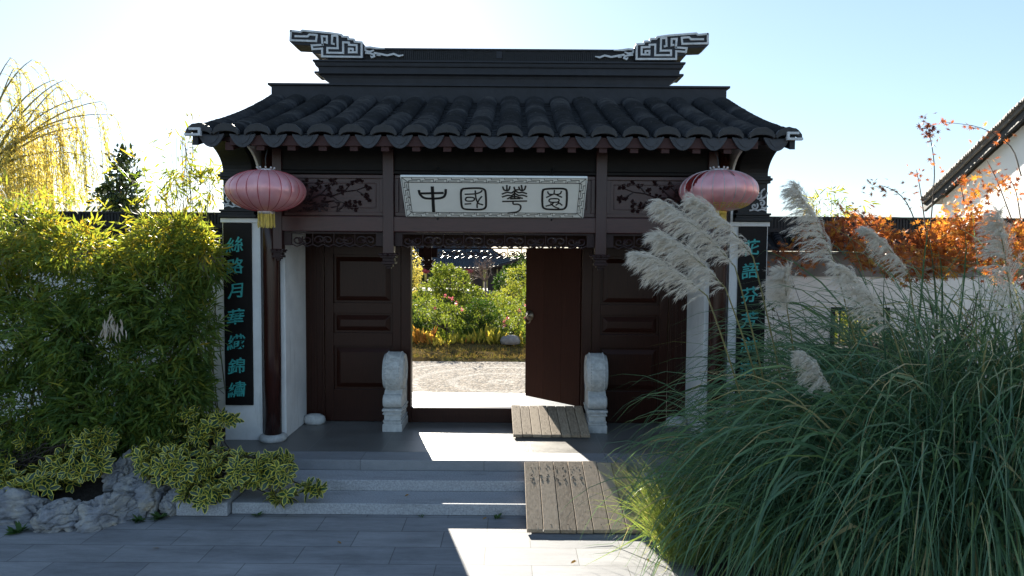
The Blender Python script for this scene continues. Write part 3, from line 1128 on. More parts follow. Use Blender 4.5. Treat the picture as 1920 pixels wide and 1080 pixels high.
# ---------------------------------------------------------------- lintel, posts, panels
g = MB()
g.box(XG - 2.93, XG + 2.93, DL - 0.02, DL + 0.16, 4.075, 4.40)
g.box(XG - 2.93, XG + 2.93, DL - 0.05, DL + 0.12, 4.03, 4.072)
g.build('upper_beam', M['board'], gate, bev=0.008)
g = MB()
g.box(XG - 2.93, XG + 2.93, DL - 0.045, DL + 0.10, 3.27, 3.475)
g.build('lower_beam', M['wood'], gate, bev=0.012)
g = MB()
g.box(XG - 2.93, XG + 2.93, DL + 0.03, DL + 0.06, 3.477, 4.028)
for (a, b) in ((-2.79, -1.475), (-1.325, 1.325), (1.475, 2.79)):
    xa, xb, za, zb = XG + a, XG + b, 3.485, 4.02
    for (q0, q1, q2, q3) in ((xa, xb, zb - .045, zb), (xa, xb, za, za + .045), (xa, xa + .05, za + .046, zb - .046), (xb - .05, xb, za + .046, zb - .046)):
        g.box(q0, q1, DL - 0.005, DL + 0.029, q2, q3)
    m_ = 0.10
    for (q0, q1, q2, q3) in ((xa + m_, xb - m_, zb - m_ - .012, zb - m_), (xa + m_, xb - m_, za + m_, za + m_ + .012), (xa + m_, xa + m_ + .012, za + m_ + .013, zb - m_ - .013), (xb - m_ - .012, xb - m_, za + m_ + .013, zb - m_ - .013)):
        g.box(q0, q1, DL + 0.016, DL + 0.029, q2, q3)
pan_ = g.build('panel_board', M['wood'], gate, bev=0.003)


# carved blossoming branches on the side panels
def carving(s):
    g = MB()
    rng = random.Random(5 if s < 0 else 9)
    y = DL + 0.022

    def pt(u, v):
        return (XG + s * (1.62 + u), y, 3.52 + v)
    main = [(1.12, .10), (1.0, .16), (.85, .17), (.7, .24), (.55, .22), (.38, .28), (.22, .30), (.06, .36)]
    g.tube([pt(u, v) for u, v in main], [.016, .016, .014, .013, .011, .009, .007, .005], 6)
    br = [[(.85, .17), (.78, .30), (.70, .38)], [(.7, .24), (.6, .34), (.52, .42)], [(.55, .22), (.45, .15), (.33, .12), (.2, .14)], [(.38, .28), (.3, .38), (.18, .42)],
          [(1.0, .16), (.95, .30), (.9, .40)], [(.33, .12), (.25, .06)], [(.22, .30), (.12, .24), (.05, .2)]]
    tips = [main[-1], (.85, .17), (.55, .24), (.42, .3), (1.05, .2), (.65, .16)]
    for b in br:
        g.tube([pt(u, v) for u, v in b], [.009, .007, .005, .004][:len(b)], 5)
        tips += [b[-1], b[-2]]
    for (u, v) in tips:
        for k in range(5):
            a = rng.uniform(0, 6.28)
            L = rng.uniform(.04, .075)
            c = np.array(pt(u, v))
            d = np.array([math.cos(a) * s, -0.12, math.sin(a)])
            p_ = np.array([-math.sin(a) * s, 0, math.cos(a)])
            w = L * .33
            g.add([c, c + d * L * .5 + p_ * w + (0, -.012, 0), c + d * L, c + d * L * .5 - p_ * w + (0, -.012, 0), c + d * L * .5 + (0, .006, 0)],
                  [(0, 1, 4), (1, 2, 4), (2, 3, 4), (3, 0, 4)])
    # craggy rock at the foot
    for k in range(26):
        u = rng.uniform(.45, 1.12)
        v = rng.uniform(0.0, .12)
        g.tube([pt(u, v), pt(u + rng.uniform(-.08, .08), v + rng.uniform(0, .06)), pt(u + rng.uniform(-.1, .1), v + rng.uniform(-.02, .09))], [.014, .016, .008], 5)
    g.build('blossom_carving', M['carve'], pan_)


carving(-1)
carving(1)


def fret(mb, xa, xb, z0, z1, y, rng):
    """openwork frieze: rails and scrolls"""
    mb.box(xa, xb, y - .02, y + .02, z1 - .022, z1)
    mb.box(xa, xa + .10, y - .02, y + .02, z0 + 0.01, z1 - .023)
    mb.box(xb - .10, xb, y - .02, y + .02, z0 + 0.01, z1 - .023)
    L = xb - xa - .2
    n = max(2, int(round(L / 0.26)))
    w = L / n
    h = z1 - z0 - .03
    for i in range(n):
        cx = xa + .1 + (i + .5) * w
        fl = 1 if i % 2 else -1
        cz = z0 + h * .52
        for (ox, r0, a0, d) in ((-.22 * w, h * .36, 0.3, 1), (.22 * w, h * .36, 3.4, -1)):
            pts = []
            for k in range(16):
                t = k / 15
                a = a0 + d * fl * t * 7.2
                r = r0 * (1 - .78 * t)
                pts.append((cx + ox + r * 1.25 * math.cos(a), y - .012 * t, cz + r * math.sin(a)))
            mb.tube(pts, .0115, 5)
        pts = [(cx - w * .5 + w * k / 8, y, z0 + .012 + .016 * math.cos(k / 8 * 6.28 * 2)) for k in range(9)]
        mb.tube(pts, .010, 5)
        for k in range(4):
            a = rng.uniform(0, 6.28)
            mb.tube([(cx, y, cz), (cx + .05 * math.cos(a), y - .015, cz + .05 * math.sin(a))], [.018, .006], 5)
        mb.tube([(cx - w * .5, y, z0 + .01), (cx - w * .5, y, z1 - .02)], .009, 5)


rng_ = random.Random(3)
for (a, b) in ((-2.80, -1.475), (-1.325, 1.325), (1.475, 2.80)):
    g = MB()
    fret(g, XG + a, XG + b, 3.075, 3.265, DL + 0.02, rng_)
    g.build('fretwork_frieze', M['carve'], gate, bev=0)


def pendant(g, x, y, z, k=1.0):
    """carved flower bud under a hanging post, top at z"""
    for (z0, z1, h) in ((-.025, 0, .115), (-.055, -.027, .10), (-.10, -.057, .075), (-.14, -.102, .09), (-.17, -.142, .055), (-.20, -.172, .03)):
        g.box(x - h * k, x + h * k, y - h * k, y + h * k, z + z0 * k, z + z1 * k)
    for i in range(12):
        a = i / 12 * 6.283
        g.tube([(x + .10 * k * math.cos(a), y + .10 * k * math.sin(a), z - .03 * k), (x + .135 * k * math.cos(a), y + .135 * k * math.sin(a), z + .0 * k)], .014 * k, 5)


for s_ in (-1, 1):
    g = MB()
    x = sx(s_, 1.40)
    g.box(x - .072, x + .072, DL - 0.075, DL + 0.075, 2.985, 4.35)
    ps = g.build('hanging_post', M['woodv'], gate, bev=0.008)
    g = MB()
    pendant(g, x, DL, 2.983)
    g.build('pendant', M['carve'], ps, bev=0.004)
    g = MB()
    x = sx(s_, 2.865)
    g.box(x - .06, x + .06, DL - 0.06, DL + 0.075, 3.03, 4.35)
    ps = g.build('side_post', M['woodv'], gate, bev=0.008)
    g = MB()
    pendant(g, x, DL, 3.028, 0.75)
    g.build('pendant', M['carve'], ps, bev=0.003)

# rear facade: beam, frieze, posts
g = MB()
g.box(XG - 2.88, XG + 2.88, 13.2, 13.32, 3.17, 4.5)
g.build('rear_beam', M['carve'], gate, bev=0.006)
for (a, b) in ((-2.80, -1.475), (-1.325, 1.325), (1.475, 2.80)):
    g = MB()
    fret(g, XG + a, XG + b, 2.90, 3.10, 13.26, rng_)
    for k in range(6):
        x = XG + a + (b - a) * (k + .5) / 6
        g.box(x - .03, x + .03, 13.25, 13.27, 3.10, 3.169)
    g.build('rear_frieze', M['carve'], gate)
for s_ in (-1, 1):
    g = MB()
    x = sx(s_, 1.40)
    g.box(x - .075, x + .075, 13.19, 13.34, 2.86, 4.3)
    ps = g.build('rear_hanging_post', M['carve'], gate, bev=0.006)
    g = MB()
    pendant(g, x, 13.265, 2.858)
    g.build('pendant', M['carve'], ps)

# ---------------------------------------------------------------- door wall
g = MB()
g.box(XG - 2.9, XG + 2.9, DD - 0.02, DD + 0.10, 3.10, 4.85)
for s_ in (-1, 1):
    a, b = sorted((sx(s_, 2.9), sx(s_, 2.62)))
    g.box(a, b, DD - 0.05, DD + 0.12, ZP, 3.098)
    for q in (2.66, 2.74, 2.83):
        g.box(sx(s_, q) - .012, sx(s_, q) + .012, DD - 0.065, DD - 0.049, ZP + .05, 3.09)
    a, b = sorted((sx(s_, 1.45), sx(s_, 1.30)))
    g.box(a, b, DD - 0.05, DD + 0.12, ZP, 3.098)
g.box(XG - 2.9, XG - 1.30, DD + 0.121, DD + 0.15, 3.0, 3.3)
g.box(XG + 1.30, XG + 2.9, DD + 0.121, DD + 0.15, 3.0, 3.3)
g.build('door_frame', M['door'], gate, bev=0.006)
g = MB()
g.box(XG - 1.298, XG + 1.298, DD - 0.04, DD + 0.08, ZP, ZP + 0.225)
g.build('threshold', M['door'], gate, bev=0.008)


def panel_leaf(s):
    g = MB()
    a, b = sorted((sx(s, 2.615), sx(s, 1.455)))
    g.box(a, b, DD + 0.02, DD + 0.05, ZP - .01, 3.0985)
    zs = [ZP + 0.30, 0.93, 1.55, 1.78, 2.06, 2.25, 2.95, 3.09]
    st_ = 0.13
    for (x0, x1) in ((a, a + st_), (b - st_, b)):
        g.box(x0, x1, DD - 0.03, DD + 0.019, ZP + .01, 3.09)
    for (z0, z1) in ((ZP + .01, 0.90), (1.57, 1.77), (2.07, 2.23), (2.96, 3.09)):
        g.box(a + st_ + .001, b - st_ - .001, DD - 0.028, DD + 0.019, z0, z1)
    for (z0, z1) in ((.93, 1.54), (1.80, 2.04), (2.26, 2.93)):
        m = 0.035
        xa, xb = a + st_ + m, b - st_ - m
        # raised field with sloped border
        i_ = 0.07
        y0, y1 = DD + 0.019, DD - 0.018
        g.add([(xa, y0, z0), (xb, y0, z0), (xb, y0, z1), (xa, y0, z1), (xa + i_, y1, z0 + i_), (xb - i_, y1, z0 + i_), (xb - i_, y1, z1 - i_), (xa + i_, y1, z1 - i_)],
              [(4, 5, 6, 7), (0, 1, 5, 4), (1, 2, 6, 5), (2, 3, 7, 6), (3, 0, 4, 7), (3, 2, 1, 0)])
    return g.build('panelled_door', M['door'], gate, bev=0.004)


panel_leaf(-1)
panel_leaf(1)
# open leaf, hinged at the right jamb and swung inwards
HX, HY = XG + 1.285, DD + 0.06
ang = R(180 - 45)
dx, dy = math.cos(ang), math.sin(ang)
Wl = 1.16
px_, py_ = -dy, dx
g = MB()
th = 0.05
z0, z1 = ZP + 0.235, 3.09
q = lambda u, w: (HX + dx * u + px_ * w, HY + dy * u + py_ * w)
for (u0, u1) in ((0.0, .38), (.382, .76), (.762, Wl)):
    g.tint = random.random() * .5
    c = [q(u0, 0), q(u1, 0), q(u1, -th), q(u0, -th)]
    g.prism(c, 'z', z0, z1)
leaf = g.build('open_door', M['doorleaf'], gate, bev=0.003)
# ring pull near the free edge, on the side facing the forecourt
g = MB()
fn = np.array([px_, py_, 0.0])
if fn[1] > 0:
    fn = -fn
off = 0.0 if np.dot(fn, (px_, py_, 0)) > 0 else th
cc = np.array([HX + dx * (Wl - .10), HY + dy * (Wl - .10), 1.98]) + fn * off
du = np.array([dx, dy, 0]); dz = np.array([0, 0, 1.0])
prof = [(0.085, 0.002), (0.085, .012), (.06, .03), (.03, .045), (.022, .06), (0.004, .065)]
vs, fs = [], []
for (r_, h) in prof:
    for k in range(16):
        a = k / 16 * 6.2832
        vs.append(cc + du * r_ * math.cos(a) + dz * r_ * math.sin(a) + fn * h)
for i in range(len(prof) - 1):
    for k in range(16):
        fs.append((i * 16 + k, i * 16 + (k + 1) % 16, i * 16 + 16 + (k + 1) % 16, i * 16 + 16 + k))
g.add(vs, fs)
pts = [cc + fn * .05 + du * .06 * math.sin(k / 18 * 6.2832) + dz * (-.085 - .06 * math.cos(k / 18 * 6.2832) + .02) for k in range(19)]
g.tube(pts, .009, 6)
g.build('ring_handle', M['brass'], leaf, smooth=True)

# ---------------------------------------------------------------- plaque (own thing, hung on the gate)
pTL, pTR, pBR, pBL = np.array([XG - 1.165, 8.52, 3.945]), np.array([XG + 1.165, 8.52, 3.945]), np.array([XG + 1.165, 8.995, 3.462]), np.array([XG - 1.165, 8.995, 3.462])
plq = thing('plaque', 'cream plaque above the doorway with black seal script and a key border', 'plaque', (XG, 9.0, 3.46))
PU = np.array([1.0, 0, 0])
PV = (pBL - pTL)
PH = np.linalg.norm(PV)
PV = PV / PH
PN = np.cross(PU, PV)
if PN[1] > 0:
    PN = -PN
PW = 2.33
g = MB()
g.quadbox([pTL, pTR, pBR, pBL], -PN, 0.035)
pb = g.build('plaque_board', M['plaque'], plq, bev=0.012)


def zq(x, y):
    """zoom-photo pixel -> plaque (u,v)"""
    v = y - (145 + (x - 165) / 1610 * 15)
    v /= (370 - (x - 165) / 1610 * 5)
    l = 165 + 40 * v
    r = 1775 - 40 * v
    return ((x - l) / (r - l) * PW, v * PH)


def smooth(pts, k=4):
    if len(pts) < 3:
        return pts
    p = [np.array(q, float) for q in pts]
    p = [p[0] * 2 - p[1]] + p + [p[-1] * 2 - p[-2]]
    out = []
    for i in range(1, len(p) - 2):
        for j in range(k):
            t = j / k
            a, b, c, d = p[i - 1], p[i], p[i + 1], p[i + 2]
            out.append(0.5 * ((2 * b) + (-a + c) * t + (2 * a - 5 * b + 4 * c - d) * t * t + (-a + 3 * b - 3 * c + d) * t ** 3))
    out.append(p[-2])
    return out


CH = [
    (26, [[(440, 240), (446, 460)], ]),
    (20, [[(325, 270), (332, 300), (360, 330), (400, 340), (490, 338), (535, 325), (552, 295), (555, 262)], [(345, 294), (530, 290)]]),
    (17, [[(690, 262), (684, 300), (688, 400), (705, 432), (760, 440), (850, 440), (890, 425), (899, 380), (896, 285), (882, 258), (840, 248), (740, 250), (700, 256), (688, 275)]]),
    (12, [[(720, 302), (800, 298), (850, 285), (866, 268)], [(808, 272), (812, 330), (830, 380), (870, 396)], [(862, 322), (840, 350), (822, 390), (822, 422)],
          [(732, 330), (722, 348), (735, 362), (780, 362), (800, 348), (790, 332), (745, 328), (730, 333)], [(718, 390), (768, 386)]]),
    (13, [[(1045, 238), (1055, 262), (1078, 270), (1098, 262), (1106, 235)], [(1080, 225), (1080, 268)], [(1182, 238), (1192, 262), (1212, 270), (1232, 258), (1242, 230)], [(1205, 225), (1212, 268)], [(1142, 240), (1150, 262), (1178, 262)],
          [(1150, 268), (1145, 295), (1146, 338)], [(1040, 300), (1080, 285), (1120, 290), (1148, 272), (1180, 288), (1215, 285), (1248, 296)], [(1040, 325), (1085, 312), (1120, 314), (1148, 296), (1180, 312), (1215, 310), (1250, 322)],
          [(1085, 342), (1110, 330), (1148, 322), (1185, 330), (1212, 338)], [(1110, 342), (1190, 340)],
          [(1042, 366), (1248, 362)], [(1130, 366), (1135, 390), (1175, 392), (1196, 408), (1190, 440), (1160, 462), (1085, 472)]]),
    (17, [[(1392, 262), (1384, 300), (1384, 400), (1402, 430), (1450, 438), (1550, 438), (1582, 420), (1592, 380), (1594, 285), (1580, 258), (1530, 252), (1440, 254), (1400, 260), (1388, 275)]]),
    (11, [[(1430, 280), (1440, 300), (1470, 304)], [(1488, 268), (1484, 302)], [(1548, 276), (1536, 298), (1500, 304)], [(1420, 330), (1455, 312), (1488, 300), (1520, 314), (1550, 328)],
          [(1448, 345), (1440, 358), (1455, 372), (1510, 372), (1528, 358), (1515, 342), (1460, 342), (1446, 348)], [(1480, 375), (1460, 395), (1415, 408)], [(1455, 385), (1480, 408), (1500, 420), (1525, 428)], [(1525, 380), (1500, 400)], [(1520, 372), (1552, 400)]]),
]
g = MB()
PXU = PW / 1580.0
pc = pTL + PN * 0.001
for w, lines in CH:
    for ln in lines:
        pts = smooth([zq(x, y) for x, y in ln])
        g.stroke(pts, w * PXU * 1.05, pc, PU, PV, PN, 0.004)
g.build('seal_script', M['ink'], plq)
g = MB()
bw = 0.074
e = 0.018
lw = 0.0056


def rect(u0, v0, u1, v1, w=lw):
    g.stroke([(u0, v0), (u1, v0)], w, pc, PU, PV, PN, .004)
    g.stroke([(u0, v1), (u1, v1)], w, pc, PU, PV, PN, .004)
    g.stroke([(u0, v0), (u0, v1)], w, pc, PU, PV, PN, .004)
    g.stroke([(u1, v0), (u1, v1)], w, pc, PU, PV, PN, .004)


rect(e + bw, e + bw, PW - e - bw, PH - e - bw, .006)
for (u, v, du_, dv_) in ((e, e, 1, 1), (PW - e, e, -1, 1), (e, PH - e, 1, -1), (PW - e, PH - e, -1, -1)):
    g.stroke([(u, v), (u + du_ * bw, v + dv_ * bw)], lw, pc, PU, PV, PN, .004)


def key(u0, v0, ux, uy, vx, vy, L, n):
    """meander along (ux,uy), depth along (vx,vy)"""
    st_ = L / n
    for i in range(n):
        b0 = i * st_

        def q(a, d):
            return (u0 + ux * (b0 + a * st_) + vx * d * bw, v0 + uy * (b0 + a * st_) + vy * d * bw)
        g.stroke([q(.06, 1.0), q(.06, .68), q(.72, .68)], lw, pc, PU, PV, PN, .0035)
        g.stroke([q(.30, .36), q(.94, .36), q(.94, .95)], lw, pc, PU, PV, PN, .0035)
        g.stroke([q(.30, .02), q(.30, .36)], lw, pc, PU, PV, PN, .0035)


key(e + bw, e, 1, 0, 0, 1, PW - 2 * (e + bw), 13)
key(PW - e - bw, PH - e, -1, 0, 0, -1, PW - 2 * (e + bw), 13)
key(e, PH - e - bw, 0, -1, 1, 0, PH - 2 * (e + bw), 4)
key(PW - e, e + bw, 0, 1, -1, 0, PH - 2 * (e + bw), 4)
rect(e, e, PW - e, PH - e, .0035)
g.build('key_border', M['ink'], plq)
g = MB()
for s_ in (-1, 1):
    g.tube([(XG + s_ * .75, 8.56, 3.93), (XG + s_ * .75, 9.05, 4.12)], .008, 6)
    g.tube([(XG + s_ * .75, 9.0, 3.46), (XG + s_ * .75, 9.04, 3.44)], .012, 6)
g.build('hanger', M['wire'], plq)


# ---------------------------------------------------------------- couplet boards
def couplet(s, text, label, cx, cys, hide=None):
    y = DP - 0.032
    xa, xb = (P(420, 600, y)[0], P(473, 600, y)[0]) if s < 0 else (2 * XG - P(473, 600, y)[0], 2 * XG - P(420, 600, y)[0])
    z0, z1 = 0.89, 3.385
    t = thing('couplet_board', label, 'sign board', ((xa + xb) / 2, DP, z0), 'couplet boards on the gate piers')
    g = MB()
    g.box(xa, xb, y, DP - 0.002, z0, z1)
    g.build('board', M['board'], t, bev=0.01)
    mb = MB()
    rng = random.Random(4)
    dg = bpy.context.evaluated_depsgraph_get()
    for ch, py in zip(text, cys):
        cu = bpy.data.curves.new('glyph', 'FONT')
        cu.body = ch
        cu.size = 0.24
        cu.extrude = 0.004
        cu.offset = 0.0022
        cu.resolution_u = 4
        cu.align_x = 'CENTER'
        ob = bpy.data.objects.new('glyph', cu)
        COL.objects.link(ob)
        dg.update()
        me = bpy.data.meshes.new_from_object(ob.evaluated_get(dg))
        v = np.array([w.co[:] for w in me.vertices])
        f = [tuple(p_.vertices) for p_ in me.polygons]
        bpy.data.objects.remove(ob)
        bpy.data.curves.remove(cu)
        c0 = (v.min(0) + v.max(0)) / 2
        v = v - c0
        # brushed slant: rising strokes, slight waist
        xx = v[:, 0] * 1.04 + v[:, 1] * 0.10 + 0.006 * np.sin(v[:, 1] * 40)
        zz = v[:, 1] * 0.94 + v[:, 0] * 0.13 + 0.006 * np.sin(v[:, 0] * 34 + 1)
        cz = P(443 if s < 0 else 1403, py, y)[2]
        ccx = cx
        mb.add(np.stack([ccx + xx, y - 0.003 - v[:, 2] * 1.0, cz + zz], 1), f)
        bpy.data.meshes.remove(me)
    mb.build('brush_characters', M['teal'], t)


couplet(-1, '絲路月華織錦繡', 'black couplet board with turquoise characters beside the bamboo', P(444, 600, DP)[0], [459, 499, 545, 594, 641, 686, 730])
couplet(1, '花語芬芳溢滿園', 'black couplet board with turquoise characters half hidden by pampas grass', P(1403, 600, DP)[0], [464, 507, 553, 599, 646, 692, 738])


# ---------------------------------------------------------------- lanterns
def lantern(px, py, lab, torn=False):
    Y = 8.47
    c = P(px, py, Y)
    Rr, Hh = 0.476, 0.243
    t = thing('lantern', lab, 'lantern', (c[0], c[1], c[2] - Hh), 'pink lanterns hanging from the gate eave')
    nr = 22
    seg = nr * 6
    nv = 22
    g = MB()
    vs, fs = [], []
    rng = np.random.default_rng(3 if torn else 2)
    for j in range(nv + 1):
        ph = -math.pi / 2 + math.pi * (0.075 + 0.85 * j / nv)
        for k in range(seg):
            th = 2 * math.pi * k / seg
            lobe = 1 - 0.018 * (1 - abs(math.sin(th * nr / 2))) ** 3
            r = Rr * math.cos(ph) ** 0.9 * lobe
            r *= 1 + 0.006 * math.sin(th * 5 + j * .6)
            vs.append((c[0] + r * math.cos(th), c[1] + r * math.sin(th), c[2] + Hh * math.sin(ph) * 1.04))
    for j in range(nv):
        for k in range(seg):
            if torn:
                th = 360 * (k + .5) / seg
                tt = j / nv
                # a gore split open at upper left and a small slit in front
                mid = 208 + 16 * (tt - .6)
                wd = 13 * max(0, min(1, (tt - .40) / .18)) * max(0, min(1, (.97 - tt) / .10))
                if abs(th - mid) < wd:
                    continue
                if abs(th - 279) < 3.2 and .72 < tt < .90:
                    continue
            k2 = (k + 1) % seg
            fs.append((j * seg + k, j * seg + k2, (j + 1) * seg + k2, (j + 1) * seg + k))
    g.add(vs, fs)
    g.build('lantern_shade', M['satin'], t, smooth=True)
    g = MB()
    for k in range(nr):
        th = 2 * math.pi * k / nr
        pts = []
        for j in range(0, nv + 1):
            ph = -math.pi / 2 + math.pi * (0.075 + 0.85 * j / nv)
            r = Rr * math.cos(ph) ** 0.9 * 0.987
            pts.append((c[0] + r * math.cos(th), c[1] + r * math.sin(th), c[2] + Hh * math.sin(ph) * 1.04))
        g.tube(pts, 0.0042, 4, cap=False)
    g.build('lantern_ribs', M['silver'] if torn else M['redlant'], t)
    g = MB()
    g.lathe([(0.10, .225), (0.105, .245), (0.105, .262), (0.085, .268), (.02, .268)], c, 20)
    for k in range(10):
        a = k / 10 * 6.283
        g.tube([(c[0] + .095 * math.cos(a), c[1] + .095 * math.sin(a), c[2] + .26), (c[0] + .11 * math.cos(a), c[1] + .11 * math.sin(a), c[2] + .29)], .012, 5)
    g.build('top_ring', M['silver'], t, smooth=True)
    g = MB()
    g.lathe([(0.06, -.285), (0.10, -.285), (0.105, -.262), (0.10, -.235)], c, 20)
    g.build('bottom_ring', M['silver'] if not torn else M['gold'], t, smooth=True)
    g = MB()
    for ring in ((-.84, .27), (-.74, .39)) if torn else ():
        zz, rr = ring
        for k in range(26):
            a = k / 26 * 6.283
            pts = []
            for q_ in range(9):
                b = q_ / 8 * 6.283
                a2 = a + .085 * math.cos(b)
                z_ = c[2] + Hh * (zz + .055 * math.sin(b))
                sr = math.sqrt(max(0.02, 1 - ((z_ - c[2]) / Hh / 1.04) ** 2)) ** .9
                pts.append((c[0] + Rr * sr * 1.003 * math.cos(a2), c[1] + Rr * sr * 1.003 * math.sin(a2), z_))
            g.tube(pts, .0035, 4)
    if torn:
        g.build('gold_scrollwork', M['gold'], t)
    g = MB()
    rng2 = random.Random(8)
    for k in range(110):
        a = rng2.uniform(0, 6.283)
        r = rng2.uniform(.06, .10)
        p0 = (c[0] + r * math.cos(a), c[1] + r * math.sin(a), c[2] - .27)
        L = rng2.uniform(.14, .19)
        g.tube([p0, (p0[0] + rng2.uniform(-.008, .008), p0[1], p0[2] - L * .5), (p0[0] + rng2.uniform(-.014, .014), p0[1] + rng2.uniform(-.01, .01), p0[2] - L)], .0042, 4)
    g.build('tassel', M['gold'], t)
    g = MB()
    g.tube([(c[0], c[1], c[2] + .26), (c[0] - .012, c[1] + .02, c[2] + .40), (c[0] - .015, c[1] + .10, zr(D0 + .12) - .20)], .007, 5)
    g.tube([(c[0], c[1], c[2] - .28), (c[0], c[1], c[2] + .27)], .006, 5)
    g.build('hanging_cord', M['wire'], t)
    return t


lantern(499, 358, 'intact pink lantern with gold tassel beside the left couplet board')
lantern(1347, 358, 'torn pink lantern with a split gore above the pampas plumes', True)


# ---------------------------------------------------------------- drum stones
def drum_stone(s, lab):
    t = thing('drum_stone', lab, 'drum stone', (sx(s, 1.485), 10.05, ZP), 'drum stones flanking the doorway')
    xa, xb = sorted((sx(s, 1.345), sx(s, 1.63)))
    w = xb - xa
    yc, rc, zc = 10.05, 0.285, 1.245
    g = MB()
    prof = [(0.03, 0.004), (rc * .35, 0.0), (rc * .36, -.012), (rc * .62, -.012), (rc * .64, 0.0), (rc - .035, 0.004), (rc - .03, -0.006), (rc - .02, .012), (rc - .004, .035), (rc, .06), (rc + .004, .08), (rc + .002, .14), (rc + .004, w - .08), (rc, w - .06), (rc - .004, w - .035),
            (rc - .02, w - .012), (rc - .03, w + .006), (rc - .035, w - .004), (rc * .64, w), (rc * .62, w + .012), (rc * .36, w + .012), (rc * .35, w), (.03, w - .004)]
    g.lathe(prof, (xa, yc, zc), 40, axis='x')
    for (xx) in (xa + .045, xb - .045):
        for k in range(44):
            a = k / 44 * 6.283
            p0 = np.array([xx, yc + rc * math.cos(a), zc + rc * math.sin(a)])
            n_ = np.array([0, math.cos(a), math.sin(a)])
            q0 = p0 - n_ * .004
            u = np.array([1., 0, 0]) * .009
            v = np.cross(n_, (1, 0, 0)) * .011
            g.add([q0 - u - v, q0 + u - v, q0 + u + v, q0 - u + v, q0 + n_ * .018], [(0, 1, 4), (1, 2, 4), (2, 3, 4), (3, 0, 4)])
    rng = random.Random(2)
    for k in range(90):
        a = rng.uniform(2.0, 5.2)
        xx = rng.uniform(xa + .08, xb - .08)
        pts = []
        for q_ in range(6):
            b = a + q_ * .035
            pts.append((xx + .02 * math.sin(q_ * 1.3 + k), yc + (rc + .004) * math.cos(b), zc + (rc + .004) * math.sin(b)))
        g.tube(pts, .006, 4)
    g.build('drum', M['drum'], t, smooth=False)
    g = MB()
    # pedestal: scroll saddle and stepped base
    z = ZP
    for (z0, z1, e, ya, yb) in ((0, .115, 0.0, 9.775, 10.36), (.115, .15, -.012, 9.79, 10.36), (.15, .165, -.004, 9.78, 10.36), (.165, .25, -.022, 9.80, 10.36), (.25, .275, -.004, 9.775, 10.36), (.275, .30, -.014, 9.785, 10.36), (.30, .335, .004, 9.77, 10.36)):
        g.box(xa - e, xb + e, ya, yb, z + z0, z + z1 - .0015)
    # front scroll roll
    g.lathe([(0.02, 0), (.085, 0.002), (.10, .02), (.10, w - .02), (.085, w - .002), (.02, w)], (xa, 9.865, z + .44), 20, axis='x')
    g.prism([(9.86, z + .335), (9.86, z + .54), (9.93, z + .60), (10.03, z + .565), (10.2, z + .62), (10.36, z + .98), (10.36, z + .335)], 'x', xa + .012, xb - .012)
    g.build('pedestal', M['drum'], t, bev=0.008)


drum_stone(-1, 'white carved drum stone beside the left panelled door')
drum_stone(1, 'white carved drum stone touching the upper wooden ramp')


# jamb foot stones: little rounded stones at the inner corners of the porch
def foot_stone(s, lab):
    g = MB()
    c = (sx(s, 2.74), 10.22, ZP + 0.002)
    prof = [(0.02, 0.0), (0.12, 0.0), (.135, .03), (.14, .075), (.125, .12), (.08, .145), (.02, .155)]
    vs, fs = [], []
    for (r, h) in prof:
        for k in range(20):
            a = 2 * math.pi * k / 20
            rr = r * (1 + .05 * math.cos(8 * a))
            vs.append((c[0] + rr * 1.15 * math.cos(a), c[1] + rr * .8 * math.sin(a), c[2] + h))
    for i in range(len(prof) - 1):
        for k in range(20):
            fs.append((i * 20 + k, i * 20 + (k + 1) % 20, i * 20 + 20 + (k + 1) % 20, i * 20 + 20 + k))
    fs += [tuple(range(19, -1, -1)), tuple(120 + k for k in range(20))]
    g.add(vs, fs)
    o = g.build('foot_stone', M['drum'], None, smooth=True, org=c)
    tag(o, lab, 'foot stone', 'rounded stones at the porch corners')


foot_stone(-1, 'small rounded white stone in the porch corner by the left door')
foot_stone(1, 'small rounded white stone in the porch corner behind the pampas grass')


